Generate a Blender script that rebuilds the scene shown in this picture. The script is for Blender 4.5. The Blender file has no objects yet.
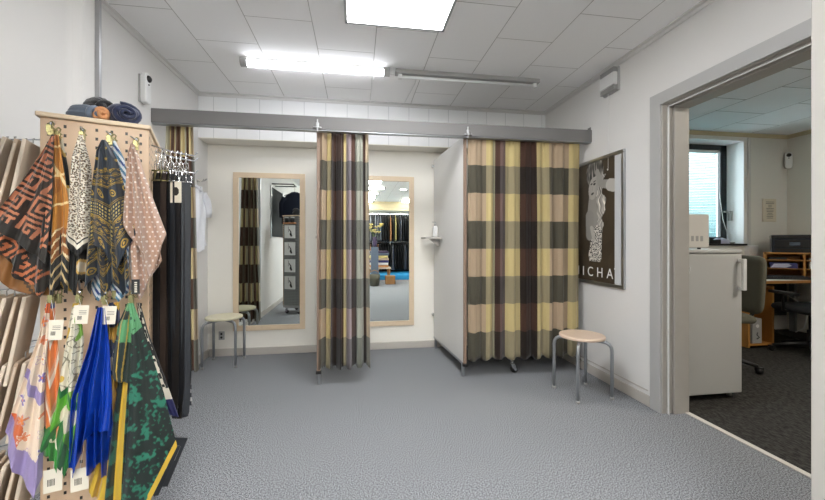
import bpy, bmesh, math, random
from mathutils import Vector, Matrix, noise
random.seed(7)
S = bpy.context.scene
C = S.collection
PI = math.pi

# ------------------------------------------------------------ camera, world, exposure
cam = bpy.data.objects.new('camera', bpy.data.cameras.new('camera'))
C.objects.link(cam)
cam.location = (0, 0, 1.15)
cam.rotation_euler = (PI / 2, 0, -math.radians(8.59))
cam.data.sensor_width = 36
cam.data.lens = 366 / 825 * 36
cam.data.shift_y = -7.7 / 825
cam.data.clip_start = 0.02
S.camera = cam

S.view_settings.view_transform = 'Standard'
S.view_settings.look = 'None'
S.view_settings.gamma = 1
S.view_settings.use_curve_mapping = False
S.view_settings.exposure = 1.42

W = bpy.data.worlds.new('sky'); S.world = W; W.use_nodes = True
W.node_tree.nodes['Background'].inputs[0].default_value = (0.88, 0.96, 1.0, 1)
W.node_tree.nodes['Background'].inputs[1].default_value = 4.4
K_PANEL, K_TUBE, K_SHOP = 12.0, 7.5, 21.0      # strengths of the ceiling lamps

# ------------------------------------------------------------ materials
def lin(c):
    if isinstance(c, str):
        c = [int(c[i:i + 2], 16) / 255 for i in (1, 3, 5)]
    return tuple((x / 12.92 if x <= .04045 else ((x + .055) / 1.055) ** 2.4) for x in c)

def mat(name, col, rough=.6, metal=0, var=.06, scale=30, bump=0, bscale=None, emit=0, sheen=0, coat=0, trans=0):
    m = bpy.data.materials.new(name); m.use_nodes = True
    nt = m.node_tree; N = nt.nodes; L = nt.links
    b = N['Principled BSDF']
    c = lin(col)
    tc = N.new('ShaderNodeTexCoord')
    nz = N.new('ShaderNodeTexNoise'); nz.inputs['Scale'].default_value = scale; nz.inputs['Detail'].default_value = 3
    L.new(tc.outputs['Object'], nz.inputs['Vector'])
    mx = N.new('ShaderNodeMix'); mx.data_type = 'RGBA'
    mx.inputs[6].default_value = (*[x * (1 - var) for x in c], 1)
    mx.inputs[7].default_value = (*[min(1, x * (1 + var)) for x in c], 1)
    L.new(nz.outputs['Fac'], mx.inputs[0]); L.new(mx.outputs[2], b.inputs['Base Color'])
    b.inputs['Roughness'].default_value = rough; b.inputs['Metallic'].default_value = metal
    if sheen: b.inputs['Sheen Weight'].default_value = sheen
    if coat: b.inputs['Coat Weight'].default_value = coat
    if trans: b.inputs['Transmission Weight'].default_value = trans
    if bump:
        n2 = N.new('ShaderNodeTexNoise'); n2.inputs['Scale'].default_value = bscale or scale * 4
        L.new(tc.outputs['Object'], n2.inputs['Vector'])
        bp = N.new('ShaderNodeBump'); bp.inputs['Strength'].default_value = bump; bp.inputs['Distance'].default_value = .002
        L.new(n2.outputs['Fac'], bp.inputs['Height']); L.new(bp.outputs[0], b.inputs['Normal'])
    if emit:
        b.inputs['Emission Color'].default_value = (*c, 1); b.inputs['Emission Strength'].default_value = emit
    return m

def cloth_mat(name, rough=.6, sheen=.2, spec=.5, bump=.15, bscale=900):
    """cloth whose printed pattern is stored in the mesh attribute 'print'"""
    m = bpy.data.materials.new(name); m.use_nodes = True
    nt = m.node_tree; N = nt.nodes; L = nt.links; b = N['Principled BSDF']
    at = N.new('ShaderNodeAttribute'); at.attribute_name = 'print'
    L.new(at.outputs['Color'], b.inputs['Base Color'])
    b.inputs['Roughness'].default_value = rough; b.inputs['Sheen Weight'].default_value = sheen
    b.inputs['Specular IOR Level'].default_value = spec
    tc = N.new('ShaderNodeTexCoord'); nz = N.new('ShaderNodeTexNoise'); nz.inputs['Scale'].default_value = bscale
    L.new(tc.outputs['Object'], nz.inputs['Vector'])
    bp = N.new('ShaderNodeBump'); bp.inputs['Strength'].default_value = bump; bp.inputs['Distance'].default_value = .0005
    L.new(nz.outputs['Fac'], bp.inputs['Height']); L.new(bp.outputs[0], b.inputs['Normal'])
    return m

def brick_mat(name, col, joint, bw, rh, ox, oy, swap=True, rough=.8, mortar=.004, streak=0):
    m = bpy.data.materials.new(name); m.use_nodes = True
    nt = m.node_tree; N = nt.nodes; L = nt.links; b = N['Principled BSDF']
    tc = N.new('ShaderNodeTexCoord'); sp = N.new('ShaderNodeSeparateXYZ'); L.new(tc.outputs['Object'], sp.inputs[0])
    ax = N.new('ShaderNodeMath'); ax.operation = 'SUBTRACT'; ax.inputs[1].default_value = ox
    ay = N.new('ShaderNodeMath'); ay.operation = 'SUBTRACT'; ay.inputs[1].default_value = oy
    L.new(sp.outputs['Y' if swap else 'X'], ax.inputs[0]); L.new(sp.outputs['X' if swap else 'Y'], ay.inputs[0])
    cb = N.new('ShaderNodeCombineXYZ'); L.new(ax.outputs[0], cb.inputs[0]); L.new(ay.outputs[0], cb.inputs[1])
    br = N.new('ShaderNodeTexBrick'); br.offset = .5; br.offset_frequency = 2; br.squash = 1
    br.inputs['Scale'].default_value = 1; br.inputs['Brick Width'].default_value = bw; br.inputs['Row Height'].default_value = rh
    br.inputs['Mortar Size'].default_value = mortar; br.inputs['Mortar Smooth'].default_value = .2
    c = lin(col)
    br.inputs['Color1'].default_value = (*[x * .985 for x in c], 1); br.inputs['Color2'].default_value = (*c, 1)
    br.inputs['Mortar'].default_value = (*lin(joint), 1)
    L.new(cb.outputs[0], br.inputs['Vector']); L.new(br.outputs['Color'], b.inputs['Base Color'])
    bp = N.new('ShaderNodeBump'); bp.inputs['Strength'].default_value = .4; bp.inputs['Distance'].default_value = .003; bp.invert = True
    L.new(br.outputs['Fac'], bp.inputs['Height']); L.new(bp.outputs[0], b.inputs['Normal'])
    b.inputs['Roughness'].default_value = rough
    return m

def carpet_mat(name, dark, light, scale=260, big=1.3, streak=None):
    m = bpy.data.materials.new(name); m.use_nodes = True
    nt = m.node_tree; N = nt.nodes; L = nt.links; b = N['Principled BSDF']
    tc = N.new('ShaderNodeTexCoord')
    vec = tc.outputs['Object']
    if streak:
        mp = N.new('ShaderNodeMapping'); mp.inputs['Scale'].default_value = streak
        L.new(vec, mp.inputs[0]); vs = mp.outputs[0]
    else: vs = vec
    n1 = N.new('ShaderNodeTexNoise'); n1.inputs['Scale'].default_value = scale; n1.inputs['Detail'].default_value = 5; n1.inputs['Roughness'].default_value = .65
    L.new(vs, n1.inputs['Vector'])
    r = N.new('ShaderNodeValToRGB'); r.color_ramp.elements[0].position = .40; r.color_ramp.elements[1].position = .60
    r.color_ramp.elements[0].color = (*lin(dark), 1); r.color_ramp.elements[1].color = (*lin(light), 1)
    L.new(n1.outputs['Fac'], r.inputs[0])
    n2 = N.new('ShaderNodeTexNoise'); n2.inputs['Scale'].default_value = big; n2.inputs['Detail'].default_value = 4
    L.new(vec, n2.inputs['Vector'])
    mr = N.new('ShaderNodeMapRange'); mr.inputs[3].default_value = .93; mr.inputs[4].default_value = 1.07
    L.new(n2.outputs['Fac'], mr.inputs[0])
    mx = N.new('ShaderNodeMix'); mx.data_type = 'RGBA'; mx.blend_type = 'MULTIPLY'; mx.inputs[0].default_value = 1
    L.new(r.outputs[0], mx.inputs[6]); L.new(mr.outputs[0], mx.inputs[7]); L.new(mx.outputs[2], b.inputs['Base Color'])
    bp = N.new('ShaderNodeBump'); bp.inputs['Strength'].default_value = .15; bp.inputs['Distance'].default_value = .002
    L.new(n1.outputs['Fac'], bp.inputs['Height']); L.new(bp.outputs[0], b.inputs['Normal'])
    b.inputs['Roughness'].default_value = .95; b.inputs['Specular IOR Level'].default_value = .15
    return m

def perf_mat(name, col, hole, cu, cv, fu=.07, fv=.17, axes=('X', 'Z'), rough=.45, metal=0):
    """sheet metal with rows of punched slots"""
    m = bpy.data.materials.new(name); m.use_nodes = True
    nt = m.node_tree; N = nt.nodes; L = nt.links; b = N['Principled BSDF']
    tc = N.new('ShaderNodeTexCoord'); sp = N.new('ShaderNodeSeparateXYZ'); L.new(tc.outputs['Object'], sp.inputs[0])
    def band(ax, cell, frac):
        a = N.new('ShaderNodeMath'); a.operation = 'DIVIDE'; a.inputs[1].default_value = cell; L.new(sp.outputs[ax], a.inputs[0])
        f = N.new('ShaderNodeMath'); f.operation = 'FRACT'; L.new(a.outputs[0], f.inputs[0])
        s = N.new('ShaderNodeMath'); s.operation = 'SUBTRACT'; s.inputs[1].default_value = .5; L.new(f.outputs[0], s.inputs[0])
        q = N.new('ShaderNodeMath'); q.operation = 'ABSOLUTE'; L.new(s.outputs[0], q.inputs[0])
        l = N.new('ShaderNodeMath'); l.operation = 'LESS_THAN'; l.inputs[1].default_value = frac; L.new(q.outputs[0], l.inputs[0])
        return l
    u = band(axes[0], cu, fu); v = band(axes[1], cv, fv)
    mu = N.new('ShaderNodeMath'); mu.operation = 'MULTIPLY'; L.new(u.outputs[0], mu.inputs[0]); L.new(v.outputs[0], mu.inputs[1])
    mx = N.new('ShaderNodeMix'); mx.data_type = 'RGBA'
    mx.inputs[6].default_value = (*lin(col), 1); mx.inputs[7].default_value = (*lin(hole), 1)
    L.new(mu.outputs[0], mx.inputs[0]); L.new(mx.outputs[2], b.inputs['Base Color'])
    b.inputs['Roughness'].default_value = rough; b.inputs['Metallic'].default_value = metal
    return m

M = {}
M['wall'] = mat('white_wall_paint', '#dedcd9', .85, var=.012, scale=3, bump=.12, bscale=220)
M['cream_wall'] = mat('cream_wall_paint', '#f0ece2', .8, var=.012, scale=3, bump=.08, bscale=200)
M['office_wall'] = mat('office_wall_paint', '#e8e6e0', .85, var=.02, scale=3)
M['office_warm'] = mat('office_side_wall_paint', '#e4e0d6', .85, var=.02, scale=3)
M['reveal'] = mat('white_reveal', '#f2f0f0', .7, var=.01)
M['ceiling'] = brick_mat('ceiling_tiles', '#fbfaf9', '#bab7b3', .665, .4135, 2.42 - .665 * 12 + .3325, -1.1135 - .4135 * 13, mortar=.0028)
M['office_ceiling'] = brick_mat('office_ceiling_tiles', '#f6f8fc', '#7c7c7c', .62, .62, 0, .1, mortar=.004)
M['panelling'] = brick_mat('soffit_panelling', '#f0f0f0', '#c0c1c2', 50, .2085, -20, -1.351 - .2085 * 8, swap=True, mortar=.0022)
M['carpet'] = carpet_mat('blue_grey_carpet', '#494b4f', '#abadb1', 165)
M['office_carpet'] = carpet_mat('dark_office_carpet', '#282725', '#4a4845', 90, 1.0, (1, .3, 1))
M['trim'] = mat('trim_paint', '#d6d4d1', .5, var=.02)
M['sillstrip'] = mat('pale_threshold', '#d9d4cb', .4, var=.03)
M['skirt'] = mat('skirting_paint', '#bdb7af', .5, var=.03)
M['frame'] = mat('door_frame_paint', '#b2b1af', .45, var=.03, scale=12)
M['frame2'] = mat('door_jamb_paint', '#b5b0a8', .5, var=.06, scale=12)
M['door'] = mat('door_leaf_paint', '#aeaaa4', .45, var=.015)
M['alu'] = mat('brushed_aluminium', '#b9babc', .32, 1, var=.04)
M['steel'] = mat('grey_lacquered_tube', '#a2a5a8', .3, .75, var=.04)
M['chrome'] = mat('chrome', '#d8d8d8', .1, 1, var=.02)
M['pelmet'] = mat('pelmet_grey', '#777574', .9, 0, var=.03, scale=6)
M['birch'] = mat('birch_laminate', '#e0d0b4', .45, var=.04, scale=8)
M['pinkbirch'] = mat('beech_frame_wood', '#dcc6a8', .45, var=.05, scale=14)
M['stool_l'] = mat('pale_seat_laminate', '#ded6b8', .4, var=.03)
M['stool_r'] = mat('beech_seat_laminate', '#dcc3ac', .4, var=.04)
M['mirror'] = mat('mirror_silver', '#e3e8e4', .0, 1, var=0)
M['partition'] = mat('partition_white', '#dad8d4', .4, var=.012)
M['edge'] = mat('brown_edge_strip', '#8d7666', .5, var=.05)
M['black'] = mat('black_plastic', '#161616', .4, var=.1)
M['leather'] = mat('black_leather', '#191a1d', .38, var=.15, scale=60, bump=.2)
M['leather2'] = mat('charcoal_leather', '#2c2f34', .42, var=.15, scale=60, bump=.2)
M['brown_leather'] = mat('brown_leather', '#2e241f', .5, var=.15, scale=60)
M['white_plastic'] = mat('white_plastic', '#e4e4e2', .35, var=.01)
M['grey_plastic'] = mat('grey_plastic', '#a9a8a6', .4, var=.02)
M['clear'] = mat('clear_hook_plastic', '#a3a29d', .2, var=.05)
M['gold'] = mat('brass_clip', '#8f875f', .35, .9, var=.05)
M['paper'] = mat('tag_paper', '#ded6c4', .7, var=.02)
M['white_paper'] = mat('white_paper', '#e8e8e6', .7, var=.01)
M['ink'] = mat('print_ink', '#2a2826', .7)
M['kraft'] = mat('kraft_card_edge', '#c2ab93', .7, var=.08, scale=20)
M['kraft2'] = mat('pale_card', '#d6c6b2', .7, var=.06, scale=20)
M['stand'] = perf_mat('beige_punched_steel', '#d3b596', '#201a16', .0417, .0312, .09, .17)
M['stand_side'] = perf_mat('beige_punched_side', '#cbb093', '#201a16', .05, .0312, .11, .17, ('Y', 'Z'))
M['stand_grey'] = perf_mat('grey_punched_steel', '#8b8d8c', '#3c3e3e', .025, .025, .22, .22)
M['mesh'] = perf_mat('dark_mesh_grid', '#4a4c4c', '#232424', .02, .02, .25, .25, ('Y', 'Z'), .95)
M['mesh'].node_tree.nodes['Principled BSDF'].inputs['Specular IOR Level'].default_value = .05
M['navy'] = mat('navy_wool', '#16203f', .85, var=.2, scale=60, bump=.3, sheen=.4)
M['navy_dark'] = mat('dark_navy_cloth', '#131a2c', .9, var=.2)
M['knit'] = mat('black_knit', '#161619', .95, var=.2, scale=80, bump=.6, sheen=.4)
M['slate'] = mat('slate_wool', '#5c6878', .9, var=.15, scale=90, bump=.5, sheen=.4)
M['tan'] = mat('tan_wool', '#c98f62', .85, var=.12, scale=60, bump=.3)
M['shirt'] = mat('white_cotton', '#e9eaee', .8, var=.02, scale=10)
M['print'] = cloth_mat('printed_silk', .5, .15, .4)
M['satin'] = cloth_mat('satin_silk', .3, .0, .7, .05)
M['knitcloth'] = cloth_mat('dotted_wool_cloth', .85, .3, .2, .3)
M['curtain'] = cloth_mat('striped_curtain_cloth', .8, .2, .2, .25, 700)
M['poster'] = cloth_mat('poster_print', .35, 0, .5, 0)
M['lamp_panel'] = mat('lit_panel_diffuser', '#fbfdff', .5, var=0, emit=K_PANEL)
M['fill_rear'] = mat('added_rear_fill_diffuser', '#fbfdff', .5, var=0, emit=K_PANEL * 1.9)
M['lamp_tube'] = mat('lit_tube_diffuser', '#f6f8ff', .5, var=0, emit=K_TUBE)
M['fill_office'] = mat('added_office_fill_diffuser', '#fff6e8', .5, var=0, emit=13.0)
M['lamp_shop'] = mat('lit_shop_tube', '#fdf9f2', .5, var=0, emit=K_SHOP)
M['fridge'] = mat('fridge_enamel', '#c4c3c0', .3, var=.01)
M['micro'] = mat('microwave_enamel', '#d6d2cb', .35, var=.01)
M['winframe'] = mat('dark_window_frame', '#1c2328', .4, var=.05)
M['sill'] = mat('dark_sill', '#202224', .35, var=.05)
M['blind'] = mat('pale_blind_slats', '#d5ecee', .5, var=.02)
M['oak'] = mat('oak_veneer', '#b8813f', .5, var=.14, scale=14)
M['oak2'] = mat('oak_edge', '#a8763c', .5, var=.14, scale=14)
M['desk'] = mat('desk_white_top', '#cfc9be', .45, var=.03)
M['printer'] = mat('printer_plastic', '#1b2330', .3, var=.05)
M['printer2'] = mat('printer_gloss', '#0d1118', .15, var=.05)
M['olive'] = mat('olive_grey_upholstery', '#5d5a4c', .9, var=.08, scale=40, bump=.3)
M['charcoal'] = mat('charcoal_upholstery', '#26272a', .85, var=.12, scale=40)
M['purple'] = mat('purple_card', '#3a3a74', .5, var=.05)
M['lilac'] = mat('lilac_paper', '#c3c4da', .5, var=.03)
M['blue'] = mat('window_light_blue', '#2f9bd8', .5, var=.04)
M['cardboard'] = mat('brown_cardboard', '#a2764a', .8, var=.08)
M['flower'] = mat('yellow_petals', '#dccb86', .7, var=.15)
M['green'] = mat('green_leaf', '#4b5d35', .7, var=.2)
M['aubergine'] = mat('aubergine_glaze', '#473a55', .3, var=.1)
M['fascia'] = mat('fascia_paint', '#c9bd9c', .7, var=.05)

g = bpy.data.materials.new('window_glass'); g.use_nodes = True
nt = g.node_tree; nt.nodes.remove(nt.nodes['Principled BSDF'])
_t = nt.nodes.new('ShaderNodeBsdfTransparent'); _t.inputs[0].default_value = (.93, .97, .97, 1)
_g = nt.nodes.new('ShaderNodeBsdfGlossy'); _g.inputs['Roughness'].default_value = .02
_f = nt.nodes.new('ShaderNodeFresnel'); _f.inputs[0].default_value = 1.3
_m = nt.nodes.new('ShaderNodeMixShader')
nt.links.new(_f.outputs[0], _m.inputs[0]); nt.links.new(_t.outputs[0], _m.inputs[1]); nt.links.new(_g.outputs[0], _m.inputs[2])
nt.links.new(_m.outputs[0], nt.nodes['Material Output'].inputs[0])
M['glass'] = g
# the blind lets daylight through its slats
_b = M['blind'].node_tree; _bo = _b.nodes['Principled BSDF']
_tr = _b.nodes.new('ShaderNodeBsdfTranslucent'); _tr.inputs[0].default_value = (.26, .42, .44, 1)
_mx = _b.nodes.new('ShaderNodeMixShader'); _mx.inputs[0].default_value = .6
_b.links.new(_bo.outputs[0], _mx.inputs[1]); _b.links.new(_tr.outputs[0], _mx.inputs[2])
_b.links.new(_mx.outputs[0], _b.nodes['Material Output'].inputs[0])

# ------------------------------------------------------------ mesh helpers
class MB:
    def __init__(s): s.v = []; s.f = []; s.sm = []
    def add(s, vs, fs, smooth=False):
        o = len(s.v); s.v += [tuple(v) for v in vs]
        for f in fs: s.f.append(tuple(i + o for i in f)); s.sm.append(smooth)
        return s
    def box(s, a, b, rot=0, piv=None):
        x0, y0, z0 = [min(p, q) for p, q in zip(a, b)]; x1, y1, z1 = [max(p, q) for p, q in zip(a, b)]
        vs = [(x0, y0, z0), (x1, y0, z0), (x1, y1, z0), (x0, y1, z0), (x0, y0, z1), (x1, y0, z1), (x1, y1, z1), (x0, y1, z1)]
        if rot:
            px, py = piv if piv else ((x0 + x1) / 2, (y0 + y1) / 2); c, n = math.cos(rot), math.sin(rot)
            vs = [(px + (x - px) * c - (y - py) * n, py + (x - px) * n + (y - py) * c, z) for x, y, z in vs]
        return s.add(vs, [(0, 3, 2, 1), (4, 5, 6, 7), (0, 1, 5, 4), (1, 2, 6, 5), (2, 3, 7, 6), (3, 0, 4, 7)])
    def mbox(s, cx, cy, cz, sx, sy, sz, mtx):
        vs = [mtx @ Vector((cx + i * sx / 2, cy + j * sy / 2, cz + k * sz / 2)) for k in (-1, 1) for i, j in ((-1, -1), (1, -1), (1, 1), (-1, 1))]
        return s.add(vs, [(0, 3, 2, 1), (4, 5, 6, 7), (0, 1, 5, 4), (1, 2, 6, 5), (2, 3, 7, 6), (3, 0, 4, 7)])
    def tube(s, pts, r, n=10, cap=True):
        pts = [Vector(p) for p in pts]; rs = r if isinstance(r, (list, tuple)) else [r] * len(pts)
        vs = []; up = None
        for i, p in enumerate(pts):
            d = (pts[min(i + 1, len(pts) - 1)] - pts[max(i - 1, 0)]).normalized()
            if up is None:
                up = Vector((0, 0, 1)) if abs(d.z) < .9 else Vector((1, 0, 0))
            a = d.cross(up).normalized(); bb = a.cross(d).normalized(); up = bb
            vs += [p + (a * math.cos(2 * PI * k / n) + bb * math.sin(2 * PI * k / n)) * rs[i] for k in range(n)]
        fs = [(i * n + k, (i + 1) * n + k, (i + 1) * n + (k + 1) % n, i * n + (k + 1) % n) for i in range(len(pts) - 1) for k in range(n)]
        s.add(vs, fs, True)
        if cap:
            o = len(s.v) - len(vs)
            s.f.append(tuple(o + k for k in range(n))); s.sm.append(False)
            s.f.append(tuple(o + (len(pts) - 1) * n + k for k in reversed(range(n)))); s.sm.append(False)
        return s
    def lathe(s, prof, cx=0, cy=0, cz=0, n=32, axis='Z', smooth=True):
        vs = []
        for r, z in prof:
            for k in range(n):
                a = 2 * PI * k / n; p = (r * math.cos(a), r * math.sin(a), z)
                if axis == 'X': p = (p[2], p[0], p[1])
                if axis == 'Y': p = (p[0], p[2], p[1])
                vs.append((cx + p[0], cy + p[1], cz + p[2]))
        fs = [(i * n + k, i * n + (k + 1) % n, (i + 1) * n + (k + 1) % n, (i + 1) * n + k) for i in range(len(prof) - 1) for k in range(n)]
        s.add(vs, fs, smooth)
        o = len(s.v) - len(vs)
        if prof[0][0] > 1e-5: s.f.append(tuple(o + k for k in reversed(range(n)))); s.sm.append(False)
        if prof[-1][0] > 1e-5: s.f.append(tuple(o + (len(prof) - 1) * n + k for k in range(n))); s.sm.append(False)
        return s
    def prism(s, poly, z0, z1, fn=None):
        """polygon in (a,b) extruded z0..z1; fn maps (a,b,z) to xyz"""
        fn = fn or (lambda a, b, z: (a, b, z)); n = len(poly)
        s.add([fn(a, b, z0) for a, b in poly] + [fn(a, b, z1) for a, b in poly],
              [tuple(reversed(range(n))), tuple(range(n, 2 * n))] + [(i, (i + 1) % n, n + (i + 1) % n, n + i) for i in range(n)])
        return s
    def build(s, name, m, parent=None, bevel=0, loc=None):
        me = bpy.data.meshes.new(name); me.from_pydata(s.v, [], s.f)
        me.polygons.foreach_set('use_smooth', s.sm); me.update()
        bm = bmesh.new(); bm.from_mesh(me); bmesh.ops.recalc_face_normals(bm, faces=bm.faces); bm.to_mesh(me); bm.free()
        me.materials.append(m if not isinstance(m, str) else M[m])
        o = bpy.data.objects.new(name, me); C.objects.link(o)
        if parent: o.parent = parent
        if loc: o.location = loc
        if bevel:
            md = o.modifiers.new('bevel', 'BEVEL'); md.width = bevel; md.segments = 2; md.limit_method = 'ANGLE'; md.angle_limit = .7
        return o

def tag(o, label, cat, group=None, kind=None):
    o['label'] = label; o['category'] = cat
    if group: o['group'] = group
    if kind: o['kind'] = kind
    return o
def thing(name, label, cat, loc=(0, 0, 0), rotz=0, group=None):
    o = bpy.data.objects.new(name, None); C.objects.link(o); o.location = loc; o.rotation_euler = (0, 0, rotz); o.empty_display_size = .1
    return tag(o, label, cat, group)
def struct(name, mb, m, bevel=0):
    o = mb.build(name, m, bevel=bevel); o['kind'] = 'structure'; return o
def dup(root, loc, rotz=0, label=None, group=None):
    r = root.copy(); C.objects.link(r); r.location = loc; r.rotation_euler = (0, 0, rotz)
    if label: r['label'] = label
    if group: r['group'] = group
    for ch in list(root.children):
        c = ch.copy(); C.objects.link(c); c.parent = r
        for gch in list(ch.children):
            d = gch.copy(); C.objects.link(d); d.parent = c
    return r
def box(name, a, b, m, parent=None, bevel=0): return MB().box(a, b).build(name, m, parent, bevel)

# ------------------------------------------------------------ room numbers
XL, XR, XO = -1.488, 2.026, 2.197
YU, YW, YM = 3.725, 3.95, 3.03
ZC = 2.567; YBACK = -5.8

# ============================================================ STRUCTURE
struct('floor', MB().box((XL - .1, YBACK - .1, -.05), (XO, YW + .1, 0)), 'carpet')
struct('ceiling', MB().box((XL - .1, YBACK - .1, ZC), (XR + .02, YW + .1, ZC + .05)), 'ceiling')
# left wall: far stretch, then a slightly proud stretch near the camera with a soft rounded step
struct('wall_left', MB().box((XL - .12, 2.27, 0), (XL, YW + .1, ZC)), 'wall')
near = []
prof = [(-1.62, 2.24), (-1.42, 2.24), (-1.42, 2.17), (-1.424, 2.155), (-1.436, 2.14), (-1.45, 2.12), (-1.458, 2.10), (-1.46, 2.07), (-1.46, YBACK), (-1.62, YBACK)]
struct('wall_left_near', MB().prism(prof, 0, ZC), 'wall', 0)
struct('trim_1', MB().box((-1.47, 2.24, 0), (-1.398, 2.258, ZC)).box((-1.488, 2.258, 0), (-1.415, 2.272, ZC)), 'alu')
# back wall, upper soffit
struct('wall_back', MB().box((XL - .1, YW, 0), (XR + .1, YW + .1, ZC)), 'cream_wall')
struct('wall_back_upper', MB().box((XL, YU, 2.145), (XR, YW, ZC)), 'panelling')
# right wall with the doorway (y 1.20 .. 2.20)
D0, D1, DZ = 1.10, 2.185, 2.08
struct('wall_right', MB().box((XR, D1, 0), (XO, YW + .1, ZC)).box((XR, D0, DZ), (XO, D1, ZC)).box((XR, YBACK, 0), (XO, D0, ZC)), 'wall')
struct('trim_12', MB().box((XL, YU + .002, 2.139), (XR, YW, 2.145)), 'cream_wall')
# wall behind the camera with the shop window
struct('wall_rear', MB().box((XL - .1, YBACK - .1, 0), (XO, YBACK, .5)).box((XL - .1, YBACK - .1, 2.26), (XO, YBACK, ZC))
       .box((XL - .1, YBACK - .1, .5), (-.4, YBACK, 2.26)).box((1.95, YBACK - .1, .5), (XO, YBACK, 2.26)), 'wall')
w = struct('window_2', MB().box((-.4, YBACK - .07, .5), (1.95, YBACK - .02, .55)).box((-.4, YBACK - .07, 2.21), (1.95, YBACK - .02, 2.26))
           .box((-.4, YBACK - .07, .5), (-.34, YBACK - .02, 2.26)).box((1.9, YBACK - .07, .5), (1.95, YBACK - .02, 2.26)).box((.76, YBACK - .07, .5), (.82, YBACK - .02, 2.26)), 'alu')
box('pane', (-.36, YBACK - .05, .53), (1.92, YBACK - .044, 2.23), 'glass', w)
struct('trim_2', MB().box((XL, -5.0, 2.27), (XR, -4.9, ZC)), 'fascia')
# crown trim
def crown(p, q, nx, ny, name):
    (x0, y0), (x1, y1) = p, q; m = MB()
    prof = [(0, 0), (.030, 0), (.030, .008), (.012, .014), (.008, .034), (0, .034)]
    vs = [(x + nx * a, y + ny * a, ZC - b) for x, y in (p, q) for a, b in prof]; n = len(prof)
    m.add(vs, [tuple(range(n)), tuple(range(2 * n - 1, n - 1, -1))] + [(i, (i + 1) % n, n + (i + 1) % n, n + i) for i in range(n)])
    return struct(name, m, 'trim')
crown((XL, 2.272), (XL, YU), 1, 0, 'trim_3')
crown((XR, YBACK), (XR, YU), -1, 0, 'trim_4')
crown((XL, YU), (XR, YU), 0, -1, 'trim_5')
# baseboards
struct('baseboard_left', MB().box((XL, 2.272, 0), (XL + .014, YW, .075)), 'skirt', .003)
struct('baseboard_back', MB().box((XL + .014, YW - .014, 0), (XR - .014, YW, .075)), 'skirt', .003)
struct('baseboard_right', MB().box((XR - .014, D1 + .09, 0), (XR, YW, .075)), 'skirt', .003)
struct('baseboard_left_near', MB().box((-1.46, YBACK, 0), (-1.446, 2.06, .075)), 'skirt')
struct('baseboard_right_near', MB().box((XR - .014, YBACK, 0), (XR, D0 - .09, .075)), 'skirt')
struct('trim_11', MB().box((XR - .006, 2.30, .103), (XR, YW - .02, .109)), 'skirt')      # low cable strip above the skirting
# door frame
def casing(y0, y1, z0, z1):
    return MB().box((XR - .018, y0, z0), (XR, y1, z1))
df = struct('door_1', MB().box((XR - .018, D1 - .006, 0), (XR + .0, D1 + .082, DZ + .075)).box((XR - .018, D0 - .082, 0), (XR, D0 + .006, DZ + .075)).box((XR - .018, D0, DZ - .006), (XR, D1, DZ + .075)), 'frame', .002)
jm = MB()
for xa, xb, d in ((XR - .004, XR + .03, .010), (XR + .03, XR + .045, .018), (XR + .045, XR + .072, .012), (XR + .072, XO + .012, .028)):
    jm.box((xa, D1 - d, 0), (xb, D1, DZ)); jm.box((xa, D0, 0), (xb, D0 + d, DZ)); jm.box((xa, D0, DZ - d), (xb, D1, DZ))
jm.build('door_jamb', 'frame2', df, .0015)
MB().box((XR + .03, D1 - .024, 0), (XR + .037, D1 - .016, DZ - .02)).box((XR + .03, D0, DZ - .024), (XR + .037, D1, DZ - .017)).build('door_stop_strip', 'white_plastic', df)
struct('trim_6', MB().box((XO - .018, D0, 0), (XO + .018, D1, .007)), 'sillstrip', .003)
# office casing on its own side
struct('trim_7', MB().box((XO, D1 - .02, 0), (XO + .012, D1 + .05, DZ + .05)), 'fascia')

# door leaf, opened into the room
dl = thing('door', 'white door leaf standing open at the right edge beside the office doorway', 'door', (2.0, 1.13, 0), math.radians(180 + 22.4))
box('door_leaf', (0, 0, .008), (.9, .04, 2.06), 'door', dl, .002)
hd = MB().lathe([(.024, 0), (.024, .008), (.02, .011)], .852, .04, 1.10, 20, 'Y').tube([(.852, .04, 1.10), (.852, .088, 1.10)], .009).build('lever_rose', 'chrome', dl)
MB().tube([(.852, .086, 1.10), (.875, .092, 1.10), (.935, .092, 1.102)], [.009, .009, .008]).build('lever_handle', 'chrome', dl)
for zz in (.25, 1.8): MB().tube([(0, -.004, zz), (0, -.004, zz + .09)], .008).build('hinge', 'alu', dl)

# ---------------- the office beyond the doorway
OX, OY, OYR = 5.64, 4.06, 4.33
struct('floor_office', MB().box((XO, -.6, -.05), (OX + .1, OYR + .1, -.001)), 'office_carpet')
struct('ceiling_office', MB().box((XO, -.6, ZC), (OX + .1, OYR + .1, ZC + .05)), 'office_ceiling')
WX0, WX1, WZ0, WZ1 = 3.55, 4.97, 1.13, 2.47
struct('wall_office_back', MB().box((XO, OY, 0), (WX0, OYR + .1, ZC)).box((WX1, OY, 0), (OX + .1, OYR + .1, ZC)).box((WX0, OY, 0), (WX1, OYR + .1, WZ0)).box((WX0, OY, WZ1), (WX1, OYR + .1, ZC)), 'office_wall')
struct('wall_office_right', MB().box((OX, -.6, 0), (OX + .1, OY, ZC)), 'office_warm')
struct('wall_office_near', MB().box((XO, -.7, 0), (OX + .1, -.6, ZC)), 'office_wall')
struct('trim_8', MB().box((WX1 - .006, OY - .003, WZ0), (WX1, OYR, WZ1)).box((WX0, OY - .003, WZ1 - .006), (WX1, OYR, WZ1)).box((WX0, OY - .003, WZ0), (WX0 + .006, OYR, WZ1)), 'reveal')
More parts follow.
